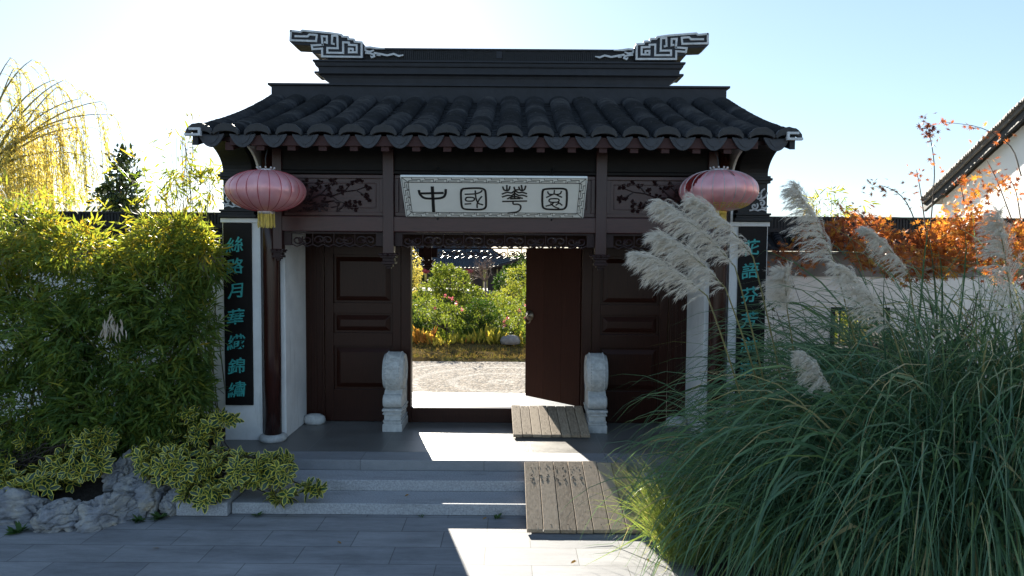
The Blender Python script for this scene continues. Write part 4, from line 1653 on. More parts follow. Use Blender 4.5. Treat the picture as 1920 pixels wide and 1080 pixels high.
# ---------------------------------------------------------------- ramps
def ramp_thing(label, xa, xb, skew, ytop, ztop, ybot, zbot, n, mat, marks=False, th=0.045):
    t = thing('wooden_ramp', label, 'ramp', ((xa + xb) / 2, ybot, zbot), 'plank ramps over the steps and threshold')
    g = MB()
    rng = random.Random(n)
    nrmv = np.array([0, (ztop - zbot), (ytop - ybot)])
    nrmv = nrmv / np.linalg.norm(nrmv)
    if nrmv[2] < 0:
        nrmv = -nrmv
    nrmv = np.array([0, -abs(nrmv[1]), nrmv[2]])
    for i in range(n):
        a = xa + (xb - xa) * i / n + .004
        b = xa + (xb - xa) * (i + 1) / n - .004
        g.tint = rng.random()
        jt, jb = rng.uniform(-.015, .012), rng.uniform(-.006, .006)
        tt = np.array([0, ytop - ybot, ztop - zbot])
        e0, e1 = np.array([skew, ytop, ztop]) + tt * jt, np.array([0, ybot, zbot]) + tt * jb
        lift = nrmv * rng.uniform(-.002, .002)
        g.quadbox([e1 + (a, 0, 0) + lift, e1 + (b, 0, 0) + lift, e0 + (b, 0, 0) + lift, e0 + (a, 0, 0) + lift], nrmv, th)
    g.build('ramp_planks', mat, t, bev=0.004)
    g = MB()
    tt = np.array([skew, ytop - ybot, ztop - zbot])
    for f in (.12, .88):
        p0 = np.array([0, ybot, zbot]) + tt * f - nrmv * .0
        g.quadbox([p0 + (xa + .02, -.04, 0), p0 + (xb - .02, -.04, 0), p0 + (xb - .02, .04, 0) + tt * .0, p0 + (xa + .02, .04, 0)], -nrmv, .012)
    g.build('ramp_batten', M['rampdark'], t)
    g = MB()
    if marks:
        for row, f in enumerate((.885, .76, .69)):
            for k in range(7):
                x = xa + (xb - xa) * (.07 + .077 * k) + rng.uniform(-.01, .01)
                for _ in range(2 if row == 0 else 3):
                    p0 = np.array([x, ybot, zbot]) + tt * (f + rng.uniform(-.02, .02)) + nrmv * (th + .0005)
                    w, l = rng.uniform(.004, .009), rng.uniform(.01, .022)
                    xo = rng.uniform(-.02, .02)
                    td = tt / np.linalg.norm(tt)
                    g.quadbox([p0 + (xo - w, 0, 0), p0 + (xo + w, 0, 0), p0 + (xo + w, 0, 0) + td * l, p0 + (xo - w, 0, 0) + td * l], nrmv, .0015)
    for k in range(n):
        for f in (.06, .93):
            x = xa + (xb - xa) * (k + rng.uniform(.3, .7)) / n
            p0 = np.array([x, ybot, zbot]) + tt * f + nrmv * (th + .0005)
            td = tt / np.linalg.norm(tt)
            g.quadbox([p0 + (-.005, 0, 0), p0 + (.005, 0, 0), p0 + (.005, 0, 0) + td * .012, p0 + (-.005, 0, 0) + td * .012], nrmv, .0015)
    g.build('nail_holes', M['hole'], t)


ramp_thing('pale short plank ramp leaning from the porch onto the door threshold', 0.03, 1.12, -.03, 10.36, ZP + .23, 9.50, ZP + .012, 8, M['ramp'])
ramp_thing('dark weathered plank ramp with nail marks covering the stone steps', 0.175, 1.43, -.01, 8.36, ZP - .015, 7.17, .012, 7, M['rampdark'], True)


# ================================================================== GARDEN WALLS
def garden_wall(name, label, xa, xb, hole=None):
    y0, y1 = 10.6, 10.95
    t = thing(name, label, 'wall', ((xa + xb) / 2, y0, 0), 'white garden walls either side of the gate')
    g = MB()
    if hole:
        hx0, hx1, hz0, hz1 = hole
        g.box(xa, hx0, y0, y1, 0, 2.68)
        g.box(hx1, xb, y0, y1, 0, 2.68)
        g.box(hx0, hx1, y0, y1, 0, hz0)
        g.box(hx0, hx1, y0, y1, hz1, 2.68)
    else:
        g.box(xa, xb, y0, y1, 0, 2.68)
    g.build('wall_face', M['plaster'], t)
    g = MB()
    g.box(xa, xb, y0 - .03, y1 + .03, 2.682, 3.02)
    g.box(xa, xb, y0 - .07, y1 + .07, 3.02, 3.06)
    g.build('grey_band', M['greyband'], t, bev=0.005)
    # little tiled coping
    g = MB()
    g2 = MB()
    n = int((xb - xa) / .24)
    for i in range(n):
        x = xa + (xb - xa) * (i + .5) / n
        for sd in (-1, 1):
            for k in range(6):
                g.tint = random.random()
                f0, f1 = k / 6, (k + 1) / 6
                ya = (y0 + y1) / 2 + sd * (.10 + .28 * f0)
                yb = (y0 + y1) / 2 + sd * (.10 + .28 * f1)
                za, zb = 3.32 - .20 * f0, 3.32 - .20 * f1 + .012
                pa = [(x + .075 * math.cos(a), ya, za + .06 * math.sin(a)) for a in [math.pi * q_ / 6 for q_ in range(7)]]
                pb_ = [(x + .078 * math.cos(a), yb, zb + .062 * math.sin(a)) for a in [math.pi * q_ / 6 for q_ in range(7)]]
                g.add(pa + pb_, [(q_, q_ + 1, q_ + 8, q_ + 7) for q_ in range(6)] + ([tuple(range(7, 14))] if k == 5 else []))
    ym = (y0 + y1) / 2
    for sd in (-1, 1):
        g2.quadbox([(xa, ym + sd * .05, 3.30), (xb, ym + sd * .05, 3.30), (xb, ym + sd * .40, 3.07), (xa, ym + sd * .40, 3.07)], (0, 0, 1), .02)
    g.build('coping_tiles', M['tile'], t, smooth=True)
    g2.build('coping_base', M['pan'], t)
    g = MB()
    g.box(xa, xb, ym - .13, ym + .13, 3.36, 3.42)
    g.box(xa, xb, ym - .10, ym + .10, 3.32, 3.36)
    g.box(xa, xb, ym - .10, ym + .10, 3.575, 3.605)
    n = int((xb - xa) / .05)
    for i in range(n):
        x = xa + (xb - xa) * i / n
        j = random.uniform(-.006, .006)
        g.box(x, x + .034, ym - .085 + j, ym + .085 + j, 3.42, 3.574)
    g.box(xa, xb, ym - .07, ym + .07, 3.42, 3.573)
    g.build('wall_ridge', M['ridgeline'], t)
    return t


garden_wall('garden_wall', 'white garden wall with tiled coping behind the bamboo', -14.0, XG - 3.72)
wr = garden_wall('garden_wall', 'white garden wall with tiled coping and small window behind the maple', XG + 3.72, 8.9, (5.0, 5.85, 1.52, 2.18))
g = MB()
for (a, b, c, d) in ((4.97, 5.88, 2.14, 2.20), (4.97, 5.88, 1.50, 1.56), (4.97, 5.03, 1.56, 2.14), (5.82, 5.88, 1.56, 2.14)):
    g.box(a, b, 10.58, 10.97, c, d)
for k in range(1, 5):
    g.box(5.03 + .79 * k / 5 - .012, 5.03 + .79 * k / 5 + .012, 10.76, 10.79, 1.56, 2.14)
g.box(5.03, 5.82, 10.765, 10.785, 1.84, 1.864)
g.build('window_lattice', M['ridgeline'], wr)

# ================================================================== HOUSE at right
hs = thing('white_house', 'white plastered house with a steep tiled verge beyond the orange maple', 'house', (9.0, 10.5, 0))
XW = 9.0
za, ya = 4.20, 14.35
zb_, yb_ = 6.95, 9.0
g = MB()
g.prism([(ya, 0), (ya, za), (yb_, zb_), (3.6, za), (3.6, 0)], 'x', XW, 17.0)
g.build('house_wall', M['housewall'], hs)
g = MB()
for (q0, q1) in (((ya + .35, za - .19), (yb_, zb_)), ((3.25, za - .19), (yb_, zb_))):
    d = (q1[0] - q0[0], q1[1] - q0[1])
    g.quadbox([(XW - .24, q0[0], q0[1] + .10), (17.2, q0[0], q0[1] + .10), (17.2, q1[0], q1[1] + .10), (XW - .24, q1[0], q1[1] + .10)], (0, 0, 1), .10)
hr = g.build('house_roof', M['houseroof'], hs, bev=.01)
g = MB()
for (q0, q1) in (((ya + .35, za - .19), (yb_, zb_)),):
    g.quadbox([(XW - .20, q0[0], q0[1] - .05), (XW - .13, q0[0], q0[1] - .05), (XW - .13, q1[0], q1[1] - .05), (XW - .20, q1[0], q1[1] - .05)], (0, 0, 1), .147)
    g.quadbox([(XW - .129, q0[0], q0[1] + .06), (XW, q0[0], q0[1] + .06), (XW, q1[0], q1[1] + .06), (XW - .129, q1[0], q1[1] + .06)], (0, 0, 1), .036)
g.build('barge_board', M['brick'], hs)
g = MB()
n = 110
for i in range(n):
    f0 = i / n
    y = ya + .35 + (yb_ - ya - .35) * f0
    z = za + .01 + (zb_ - za + .19) * f0
    g.tint = random.random()
    g.tube([(XW - .26 - random.uniform(0, .02), y, z + .015), (XW + .5, y, z + .015)], .036, 6)
g.build('verge_tiles', M['houseroof'], hs, smooth=True)


# ================================================================== ROCKS
def rock(label, px, py, Y, rx, ry, rz, seed, rot=0.0, sink=0.3):
    c = P(px, py, Y)
    bm = bmesh.new()
    bmesh.ops.create_icosphere(bm, subdivisions=6, radius=1)
    off = Vector((seed * 7.3, seed * 3.1, seed * 1.7))
    rng = random.Random(seed)
    planes = [(Vector((rng.gauss(0, 1), rng.gauss(0, 1), rng.gauss(0, .8))).normalized(), rng.uniform(.55, .9)) for _ in range(14)]
    for v in bm.verts:
        p = v.co.copy()
        d = p.normalized()
        r = 1.0
        for (n_, h) in planes:
            dd = d.dot(n_)
            if dd > 0.05:
                r = min(r, h / dd)
        q = d * r
        q += d * (0.13 * mnoise.fractal(q * 1.4 + off, 0.9, 2.2, 6))
        cr = abs(mnoise.noise(q * 2.3 + off * 2))
        q -= d * (0.20 * max(0, .10 - cr) / .10)
        h2 = mnoise.noise(q * 4.5 + off)
        if h2 > .38:
            q -= d * (h2 - .38) * .9
        q += d * (0.030 * mnoise.fractal(q * 7 + off, 1.0, 2.0, 3) - 0.075 * abs(mnoise.noise(Vector((q.x * 3, q.y * 3, q.z * 7)) + off)))
        v.co = Vector((q.x * rx, q.y * ry, q.z * rz))
    bmesh.ops.rotate(bm, verts=bm.verts, cent=(0, 0, 0), matrix=Matrix.Rotation(rot, 3, 'Y') @ Matrix.Rotation(rng.uniform(0, 1), 3, 'Z'))
    zmin = min(v.co.z for v in bm.verts)
    me = bpy.data.meshes.new('rock')
    bm.to_mesh(me)
    bm.free()
    me.materials.append(M['rock'])
    me.polygons.foreach_set('use_smooth', [True] * len(me.polygons))
    o = bpy.data.objects.new('rock', me)
    COL.objects.link(o)
    o.location = (c[0], c[1], c[2])
    tag(o, label, 'rock', 'limestone rocks edging the planting bed')
    return o


rock('pale pitted limestone rock at the left edge of the paving', 28, 970, 7.50, .56, .36, .34, 1)
rock('squat limestone rock with a tan streaked face, second from the left', 118, 980, 7.32, .34, .28, .26, 2)
rock('wide blue-grey limestone rock in front of the bare soil', 205, 968, 7.42, .40, .28, .29, 3)
rock('tall upright limestone rock between the two variegated bushes', 228, 900, 8.0, .27, .26, .46, 4, .25)
rock('large broken limestone rock with pale top below the right variegated bush', 280, 930, 7.80, .44, .30, .42, 5, -.3)
rock('small dark limestone rock touching the granite side slab', 326, 945, 7.66, .18, .16, .24, 6)


# ================================================================== PLANTS
def blob(px, py, Y, rx, ry, rz, w=1.0):
    c = P(px, py, Y)
    return (c[0], c[1], c[2], rx, ry, rz, w)


def culms(g, roots, tops, r=0.009, rng=random, bend=.15, sub=6):
    for a, b in zip(roots, tops):
        a, b = np.array(a), np.array(b)
        m = (a + b) / 2 + np.array([rng.uniform(-bend, bend), rng.uniform(-bend, bend), 0])
        pts = []
        for k in range(sub + 1):
            t = k / sub
            pts.append((1 - t) ** 2 * a + 2 * t * (1 - t) * m + t * t * b)
        g.tube(pts, [r * (1 - .75 * k / sub) for k in range(sub + 1)], 5)


def bamboo(label, blobs, nclus, rootc, nculm, seed, per=7, group='bamboo clumps left of the gate'):
    rng = np.random.default_rng(seed)
    rn = random.Random(seed)
    t = thing('bamboo', label, 'bamboo', rootc, group)
    pts, d, k = blobpts(blobs, nclus, rng, shell=.5)
    far = rng.random(len(pts)) < .16           # sprays that reach out of the mass
    pts = pts + far[:, None] * (d * rng.uniform(.05, .32, len(pts))[:, None] + np.array([0, 0, .12]))
    keep = np.array([mnoise.noise(Vector(p * 2.1)) + .6 * mnoise.noise(Vector(p * 5.0)) > -.36 for p in pts]) | far
    keep &= ~(far & (pts[:, 0] > -4.15) & (pts[:, 0] < 0))
    pts, d = pts[keep], d[keep]
    pts[:, 2] = np.maximum(pts[:, 2], .45)
    dd = d * .6 + np.array([0, -.35, .1])
    C, D, Nn = clusters(pts, nrm(dd), per, .55, rng, .35)
    n = len(C)
    C = C + rng.normal(size=(n, 3)) * .045
    tint = np.clip(np.repeat(rng.normal(.34, .16, len(pts)), per) + rng.normal(0, .11, n) + .30 * np.clip((C[:, 2] - 2.2) / .8, 0, 1), 0, 1)  # yellower with height: sunlight on the upper leaves put into the tint
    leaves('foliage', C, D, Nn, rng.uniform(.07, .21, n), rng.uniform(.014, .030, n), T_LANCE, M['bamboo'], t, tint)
    g = MB()
    b = np.array(blobs)
    roots, tops = [], []
    for i in range(nculm * 2):
        bb = b[rn.randrange(len(b))]
        roots.append((rootc[0] + rn.uniform(-.5, .5), rootc[1] + rn.uniform(-.35, .35), .25))
        tops.append((bb[0] + rn.uniform(-.8, .8) * bb[3], bb[1] + rn.uniform(-.8, .8) * bb[4], bb[2] + rn.uniform(.2, .9) * bb[5]))
    culms(g, roots, tops, .010, rn)
    # twigs to the leaf clusters
    for i in range(0, len(pts), 4):
        p = pts[i]
        q = p + np.array([rn.uniform(-.2, .2), rn.uniform(0, .25), -rn.uniform(.05, .3)])
        g.tube([q, (p + q) / 2 + np.array([0, 0, .03]), p], [.004, .003, .0015], 4)
    g.build('culms', M['culm'], t, smooth=True)
    return t


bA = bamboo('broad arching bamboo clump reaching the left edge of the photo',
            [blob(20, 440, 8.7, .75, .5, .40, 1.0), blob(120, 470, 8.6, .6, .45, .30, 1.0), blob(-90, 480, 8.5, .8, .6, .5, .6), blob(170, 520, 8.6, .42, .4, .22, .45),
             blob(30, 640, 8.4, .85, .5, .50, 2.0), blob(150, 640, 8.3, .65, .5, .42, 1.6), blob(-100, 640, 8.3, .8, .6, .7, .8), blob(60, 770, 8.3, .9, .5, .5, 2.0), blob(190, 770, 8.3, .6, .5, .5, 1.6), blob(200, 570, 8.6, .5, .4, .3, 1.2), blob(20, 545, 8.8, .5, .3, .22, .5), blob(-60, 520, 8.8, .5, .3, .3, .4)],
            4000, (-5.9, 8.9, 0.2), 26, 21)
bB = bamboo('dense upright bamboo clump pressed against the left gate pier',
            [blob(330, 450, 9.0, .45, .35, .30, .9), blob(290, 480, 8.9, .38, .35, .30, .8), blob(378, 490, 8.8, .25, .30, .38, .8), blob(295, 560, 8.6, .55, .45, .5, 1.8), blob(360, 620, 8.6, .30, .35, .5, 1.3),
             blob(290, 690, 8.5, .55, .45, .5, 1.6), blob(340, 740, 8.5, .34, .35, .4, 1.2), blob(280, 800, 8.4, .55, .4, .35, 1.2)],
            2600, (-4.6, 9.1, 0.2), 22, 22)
# wispy tips rising over the wall
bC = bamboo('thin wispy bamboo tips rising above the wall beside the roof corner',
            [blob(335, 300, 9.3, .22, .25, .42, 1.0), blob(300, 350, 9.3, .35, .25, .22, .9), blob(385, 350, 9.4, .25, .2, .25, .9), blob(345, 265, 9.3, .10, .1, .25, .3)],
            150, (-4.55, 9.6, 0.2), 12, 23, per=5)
# bleached dead spray
rng = np.random.default_rng(5)
c0 = P(215, 600, 7.85)
n = 34
C = np.array(c0) + rng.normal(size=(n, 3)) * np.array([.07, .05, .09])
D = rng.normal(size=(n, 3)) * .25 + np.array([0, -.1, -1])
leaves('withered_leaves', C, D, rng.normal(size=(n, 3)), rng.uniform(.10, .18, n), rng.uniform(.018, .028, n), T_LANCE, M['deadleaf'], bA, rng.random(n))
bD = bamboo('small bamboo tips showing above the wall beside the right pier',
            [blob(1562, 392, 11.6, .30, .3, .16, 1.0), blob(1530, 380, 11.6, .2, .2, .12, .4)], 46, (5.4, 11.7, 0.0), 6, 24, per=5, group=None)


def euonymus(label, blobs, nros, rootc, seed):
    rng = np.random.default_rng(seed)
    rn = random.Random(seed)
    t = thing('variegated_bush', label, 'bush', rootc, 'variegated evergreen bushes by the steps')
    pts, d, k = blobpts(blobs, nros, rng, shell=.75)
    ax = nrm(d * .8 + np.array([0, -.45, .55]))
    per = 8
    C = np.repeat(pts, per, 0)
    A = np.repeat(ax, per, 0)
    n = len(C)
    ring = np.tile(np.arange(per), len(pts))
    ph = ring * 2.4 + np.repeat(rng.random(len(pts)) * 6.28, per)
    e1 = nrm(np.cross(A, rng.normal(size=(len(pts), 3)).repeat(per, 0)))
    e2 = np.cross(A, e1)
    elev = np.where(ring < 3, .95, np.where(ring < 6, .35, -.05))
    D = e1 * np.cos(ph)[:, None] + e2 * np.sin(ph)[:, None] + A * elev[:, None]
    D += rng.normal(size=(n, 3)) * .14
    D[:, 2] -= .12
    C = C - A * (ring * .012)[:, None]
    L = rng.uniform(.095, .150, n) * np.where(ring < 3, .8, 1.0)
    leaves('foliage', C, nrm(D), nrm(A + rng.normal(size=(n, 3)) * .2), L, L * rng.uniform(.42, .54, n), T_EUON, M['euon'], t, rng.random(n))
    g = MB()
    for i in range(0, len(pts), 2):
        p = pts[i]
        r0 = np.array(rootc) + np.array([rn.uniform(-.35, .35), rn.uniform(-.2, .2), .1])
        m = (p + r0) / 2 + np.array([rn.uniform(-.1, .1), rn.uniform(-.1, .1), .10])
        g.tube([r0, m, p - ax[i] * .06, p - ax[i] * .01], [.008, .006, .004, .003], 4)
    g.build('stems', M['bark'], t, smooth=True)
    return t


euonymus('variegated bush sprawling over the left rocks and bare soil', [blob(60, 900, 7.75, .52, .28, .16, 1.2), blob(145, 868, 7.75, .36, .26, .15, 1.1), blob(-60, 880, 7.75, .5, .3, .25, .8), blob(20, 930, 7.6, .25, .2, .09, .4), blob(60, 800, 8.0, .5, .2, .2, .35), blob(175, 820, 7.9, .25, .22, .14, .6)], 190, (-5.7, 8.1, .3), 31)
euonymus('wide variegated bush spilling onto the stone steps', [blob(330, 870, 7.75, .40, .28, .19, 1.4), blob(440, 880, 7.75, .42, .26, .20, 1.5), blob(510, 880, 7.75, .25, .24, .19, 1.0), blob(380, 925, 7.55, .25, .2, .10, .6), blob(530, 930, 7.55, .14, .14, .10, .35), blob(585, 915, 7.6, .12, .1, .05, .12), blob(280, 850, 7.8, .20, .2, .12, .4)], 230, (-3.95, 8.15, .3), 32)
euonymus('tall variegated sprig bush against the couplet board foot', [blob(385, 805, 8.3, .20, .2, .20, 1.0), blob(420, 782, 8.35, .18, .16, .06, .4), blob(345, 775, 8.3, .14, .16, .08, .4), blob(310, 825, 8.2, .14, .16, .10, .4), blob(400, 855, 8.2, .18, .16, .14, .6)], 60, (-3.95, 8.6, .3), 33)

# low weeds
rng = np.random.default_rng(77)


def weed(label, px, py, Y, r, n, seed):
    c = P(px, py, Y)
    c[2] = max(c[2], 0.004)
    rng = np.random.default_rng(seed)
    t = thing('weed', label, 'weed', c, 'weeds in the paving joint')
    a = rng.uniform(0, 6.28, n)
    D = np.stack([np.cos(a), np.sin(a) * .8 - .2, rng.uniform(.15, .9, n)], 1)
    leaves('foliage', np.tile(np.array(c), (n, 1)) + rng.normal(size=(n, 3)) * np.array([r * .12, r * .12, 0.003]), D, np.tile([0, 0, 1.0], (n, 1)) + rng.normal(size=(n, 3)) * .2, rng.uniform(.4, 1, n) * r, rng.uniform(.2, .3, n) * r, T_OVATE, M['weed'], t, rng.random(n))


weed('star-shaped weed at the foot of the lowest step near the variegated bush', 484, 974, 7.6, .12, 11, 1)
weed('small weed at the foot of the lowest step close to the lower ramp', 933, 974, 7.58, .10, 12, 2)
weed('tiny weed in the joint midway along the lowest step', 790, 974, 7.6, .06, 8, 3)
weed('low weed beside the side slab and the dark rock', 300, 982, 7.5, .14, 26, 4)
weed('low leafy weed in front of the rocks', 262, 988, 7.42, .13, 22, 5)
weed('low weed in front of the leftmost rock', 40, 1014, 7.12, .16, 26, 6)


def fallen(label, x, y, a, L):
    g = MB()
    z = 0.004
    d = np.array([math.cos(a), math.sin(a), 0]); s = np.array([-math.sin(a), math.cos(a), 0])
    c = np.array([x, y, z])
    g.add([c, c + d * L * .3 + s * L * .2 + (0, 0, .012), c + d * L * .7 + s * L * .18 + (0, 0, .02), c + d * L + (0, 0, .01), c + d * L * .7 - s * L * .18 + (0, 0, .012), c + d * L * .3 - s * L * .2 + (0, 0, .006)],
          [(0, 1, 5), (1, 2, 4, 5), (2, 3, 4)])
    o = g.build('fallen_leaf', M['canna'], None, org=c)
    tag(o, label, 'leaf', 'fallen leaves on the paving')


q = P(1070, 1066, 6.47)
fallen('curled brown leaf on the sunlit paving below the lower ramp', q[0], q[1], .5, .07)
for k_, (px_, py_, lab_) in enumerate(((1236, 1048, 'tan fallen leaf under the lime grass tuft'), (1215, 1062, 'rust fallen leaf just left of the lime grass tuft'), (640, 1030, 'lone brown leaf on the shaded paving before the steps'), (300, 1040, 'small leaf on the shaded paving before the broken rock'))):
    q = P(px_, py_, 3.0 * 1280 / (py_ - 472))
    fallen(lab_, q[0], q[1], k_ * 1.3, .05 + .008 * k_)
q = P(905, 977, 7.58)
fallen('small brown leaf at the foot of the lowest step', q[0], 7.56, .1, .05)
q = P(760, 935, 7.95)
fallen('small pale leaf lying on the lowest tread', q[0], 7.9, .3, .05)
bpy.data.objects[-1].location.z += .135 if False else 0
for o in bpy.data.objects:
    if o.get('label', '').startswith('small pale leaf lying'):
        o.location.z += 0.132


# ---------------------------------------------------------------- pampas grass
def blades(roots, dirs, L, Wd, rng, grav, wind, nseg=11, kink=0.0):
    """ribbon blades -> V, F"""
    n = len(roots)
    pos = roots.copy()
    d = nrm(dirs)
    allp = [pos.copy()]
    st_ = (L / nseg)[:, None]
    for k in range(nseg):
        t = (k + 1) / nseg
        d = nrm(d + (np.array([0, 0, -1.0]) * grav[:, None] * t ** 1.4 + wind * (.25 + .4 * t)) / nseg * 3.0 + rng.normal(size=(n, 3)) * .018)
        if kink:
            hit = rng.random(n) < kink / nseg * (t > .35) * 1.6
            d[hit] = nrm(d[hit] + np.array([0, 0, -.9]) + rng.normal(size=(hit.sum(), 3)) * .35)
        pos = pos + d * st_
        pos[:, 2] = np.maximum(pos[:, 2], .01)
        allp.append(pos.copy())
    A = np.stack(allp, 1)
    T = np.gradient(A, axis=1)
    side = nrm(np.cross(T, np.array([0.3, -1.0, .25])[None, None, :] + rng.normal(size=(n, 1, 3)) * .7))
    u = np.linspace(0, 1, nseg + 1)
    prof = np.minimum(1, .55 + 2 * u) * (1 - u ** 2.2) + .03
    wv = (Wd[:, None] * prof[None, :])[..., None] * .5
    V = np.stack([A - side * wv, A + side * wv], 2).reshape(-1, 3)
    b = (np.arange(n) * (nseg + 1) * 2)[:, None] + (np.arange(nseg) * 2)[None, :]
    b = b.reshape(-1)
    Fc = np.stack([b, b + 1, b + 3, b + 2], 1)
    return V, Fc, A


def tussock(label, c, rad, n, Lr, seed, wind, mat, lean=.45, wr=(.007, .013), grav=(.35, .9), group='pampas grass tussocks right of the steps', tmean=.45, arc=None, name='pampas_grass'):
    rng = np.random.default_rng(seed)
    t = thing(name, label, 'ornamental grass', c, group)
    a = rng.uniform(0, 6.283, n)
    r = rad * np.sqrt(rng.random(n))
    roots = np.stack([c[0] + r * np.cos(a), c[1] + r * np.sin(a) * .8, np.full(n, c[2] + .02)], 1)
    ln = lean * (0.3 + 1.0 * rng.random(n))
    dirs = np.stack([np.cos(a) * ln, np.sin(a) * ln, np.ones(n)], 1) + rng.normal(size=(n, 3)) * .20
    L = rng.uniform(Lr[0], Lr[1], n) * np.where(rng.random(n) < .25, rng.uniform(.5, .9, n), 1)
    V, Fc, A = blades(roots, dirs, L, rng.uniform(wr[0], wr[1], n) * np.where(rng.random(n) < .16, 1.7, 1), rng, rng.uniform(grav[0], grav[1], n), np.array(wind)[None, :] * rng.uniform(.2, 1.7, n)[:, None] + rng.normal(size=(n, 3)) * np.array([.16, .16, 0]), kink=.22)
    tint = np.clip(rng.normal(tmean, .2, n), 0, 1)
    dry = rng.random(n) < .06
    tint[dry] = 1
    fastmesh('blades', V, Fc, mat, t, np.repeat(tint, 24), smooth=True)
    return t


WIND = (-.40, -.46, 0)
pgA = tussock('blue-green pampas tussock nearest the porch with four plumes', (3.15, 7.1, .05), .42, 750, (1.8, 2.8), 41, (-.36, -.38, 0), M['blade'], grav=(.9, 3.0), wr=(.008, .018))
pgB = tussock('tall blue-green pampas tussock in front of the maple', (4.55, 7.1, .05), .6, 1450, (2.7, 4.1), 42, WIND, M['blade'], grav=(1.0, 2.8), wr=(.011, .028))
pgC = tussock('dense blue-green pampas tussock in the bottom right corner', (3.9, 6.1, .05), .6, 1250, (2.4, 3.6), 43, (-.38, -.34, 0), M['blade'], grav=(1.1, 3.0), wr=(.011, .027))
pgD = tussock('low blue-green pampas tussock spilling beside the sunlit tuft', (2.7, 6.3, .05), .42, 1050, (1.4, 2.4), 44, (-.32, -.28, 0), M['blade'], wr=(.008, .018), grav=(1.0, 2.8))
pgE = tussock('tall blue-green pampas tussock at the right edge of the photo', (5.6, 6.8, .05), .6, 1450, (2.9, 4.2), 45, WIND, M['blade'], grav=(1.0, 2.8), wr=(.011, .028))
tussock('sunlit lime-green grass tuft beside the lower ramp', (1.74, 6.55, .02), .24, 1200, (.55, 1.25), 46, (-.25, -.05, 0), M['limeblade'], lean=.35, wr=(.004, .008), grav=(.15, .5), group=None, name='grass_tuft')


def plume(parent, tip, base, root, width, seed, Y, nb=135, nf=50):
    """feathery panicle from base to tip with stalk down to root (photo points at distance Y)"""
    rng = np.random.default_rng(seed)
    p1 = np.array(P(*base, Y)); p2 = np.array(P(*tip, Y - .12)); p0 = np.array(root)
    # curved axis
    ax = []
    bow = np.array([0, 0, 1.0]) * np.linalg.norm(p2 - p1) * .08
    for k in range(31):
        t = k / 30
        ax.append(p1 * (1 - t) + p2 * t + bow * 4 * t * (1 - t))
    ax = np.array(ax)
    L = np.linalg.norm(p2 - p1)
    dirn = nrm(p2 - p1)
    Vs, Fs, k0 = [], [], 0
    e1 = nrm(np.cross(dirn, [0, 1, 0.01])); e2 = np.cross(dirn, e1)
    tb = rng.random(nb) ** .85 * .97
    fils_p, fils_d, fils_l = [], [], []
    for t in tb:
        a = rng.uniform(0, 6.283)
        rad = e1 * math.cos(a) + e2 * math.sin(a)
        prof = (0.35 + 0.65 * math.sin(math.pi * min(1, (t * .80 + .18)))) * (1 - .35 * t)
        bl = width * 1.55 * prof * rng.uniform(.65, 1.3)
        i = t * 30
        o = ax[int(i)] * (1 - i % 1) + ax[min(30, int(i) + 1)] * (i % 1)
        d = nrm(dirn * rng.uniform(.9, 1.25) + rad * .75 + np.array([-.15, 0, .12]))
        m = 9
        pos = o.copy()
        path = [pos]
        for q_ in range(m):
            d = nrm(d + np.array([-.05, 0, -.12]) + rng.normal(size=3) * .06)
            pos = pos + d * bl / m
            path.append(pos)
        path = np.array(path)
        u = rng.random(nf) * m * .999
        ii = u.astype(int)
        fp = path[ii] + (path[ii + 1] - path[ii]) * (u - ii)[:, None]
        fd = nrm(path[ii + 1] - path[ii]) + rng.normal(size=(nf, 3)) * .33 + np.array([-.05, 0, -.10])
        fils_p.append(fp); fils_d.append(nrm(fd)); fils_l.append(rng.uniform(.035, .085, nf) * (width / .20))
    fp = np.concatenate(fils_p); fd = np.concatenate(fils_d); fl = np.concatenate(fils_l)
    n = len(fp)
    V, Fc, A = blades(fp, fd, fl, rng.uniform(.0018, .0034, n), rng, np.full(n, .35), np.array([-.3, 0, 0]), nseg=3)
    ob = fastmesh('plume', V, Fc, M['plume'], parent, np.repeat(rng.random(n), 8))
    g = MB()
    m = p0 * .5 + p1 * .5 + np.array([.05, 0, .12])
    pts = []
    for k in range(13):
        t = k / 12
        pts.append((1 - t) ** 2 * p0 + 2 * t * (1 - t) * m + t * t * p1)
    pts += [ax[8], ax[16], ax[25]]
    g.tube(pts, [.011 - .006 * k / 15 for k in range(16)], 6)
    g.build('plume_stalk', M['stalk'], ob, smooth=True)


YP = 6.5
for (tip, base, root, w, sd, par, y) in (
        ((1233, 383), (1378, 500), (2.85, 6.9, .4), .21, 1, pgA, 6.4), ((1294, 374), (1412, 482), (3.0, 6.9, .4), .19, 2, pgA, 6.5),
        ((1226, 440), (1360, 540), (2.85, 6.8, .4), .21, 3, pgA, 6.3), ((1189, 480), (1326, 555), (2.6, 6.7, .4), .19, 4, pgA, 6.2),
        ((1488, 352), (1563, 490), (3.9, 6.9, .4), .19, 5, pgB, 6.5), ((1470, 512), (1476, 582), (3.1, 7.0, .4), .18, 6, pgB, 6.9),
        ((1619, 430), (1704, 514), (4.3, 6.9, .4), .13, 7, pgB, 6.7), ((1566, 500), (1672, 618), (3.9, 6.0, .4), .16, 8, pgC, 6.0),
        ((1868, 400), (1902, 618), (4.9, 6.2, .4), .17, 9, pgE, 6.0), ((1502, 668), (1560, 735), (3.5, 6.0, .4), .14, 10, pgC, 5.9)):
    plume(par, tip, base, root, w, sd, y)


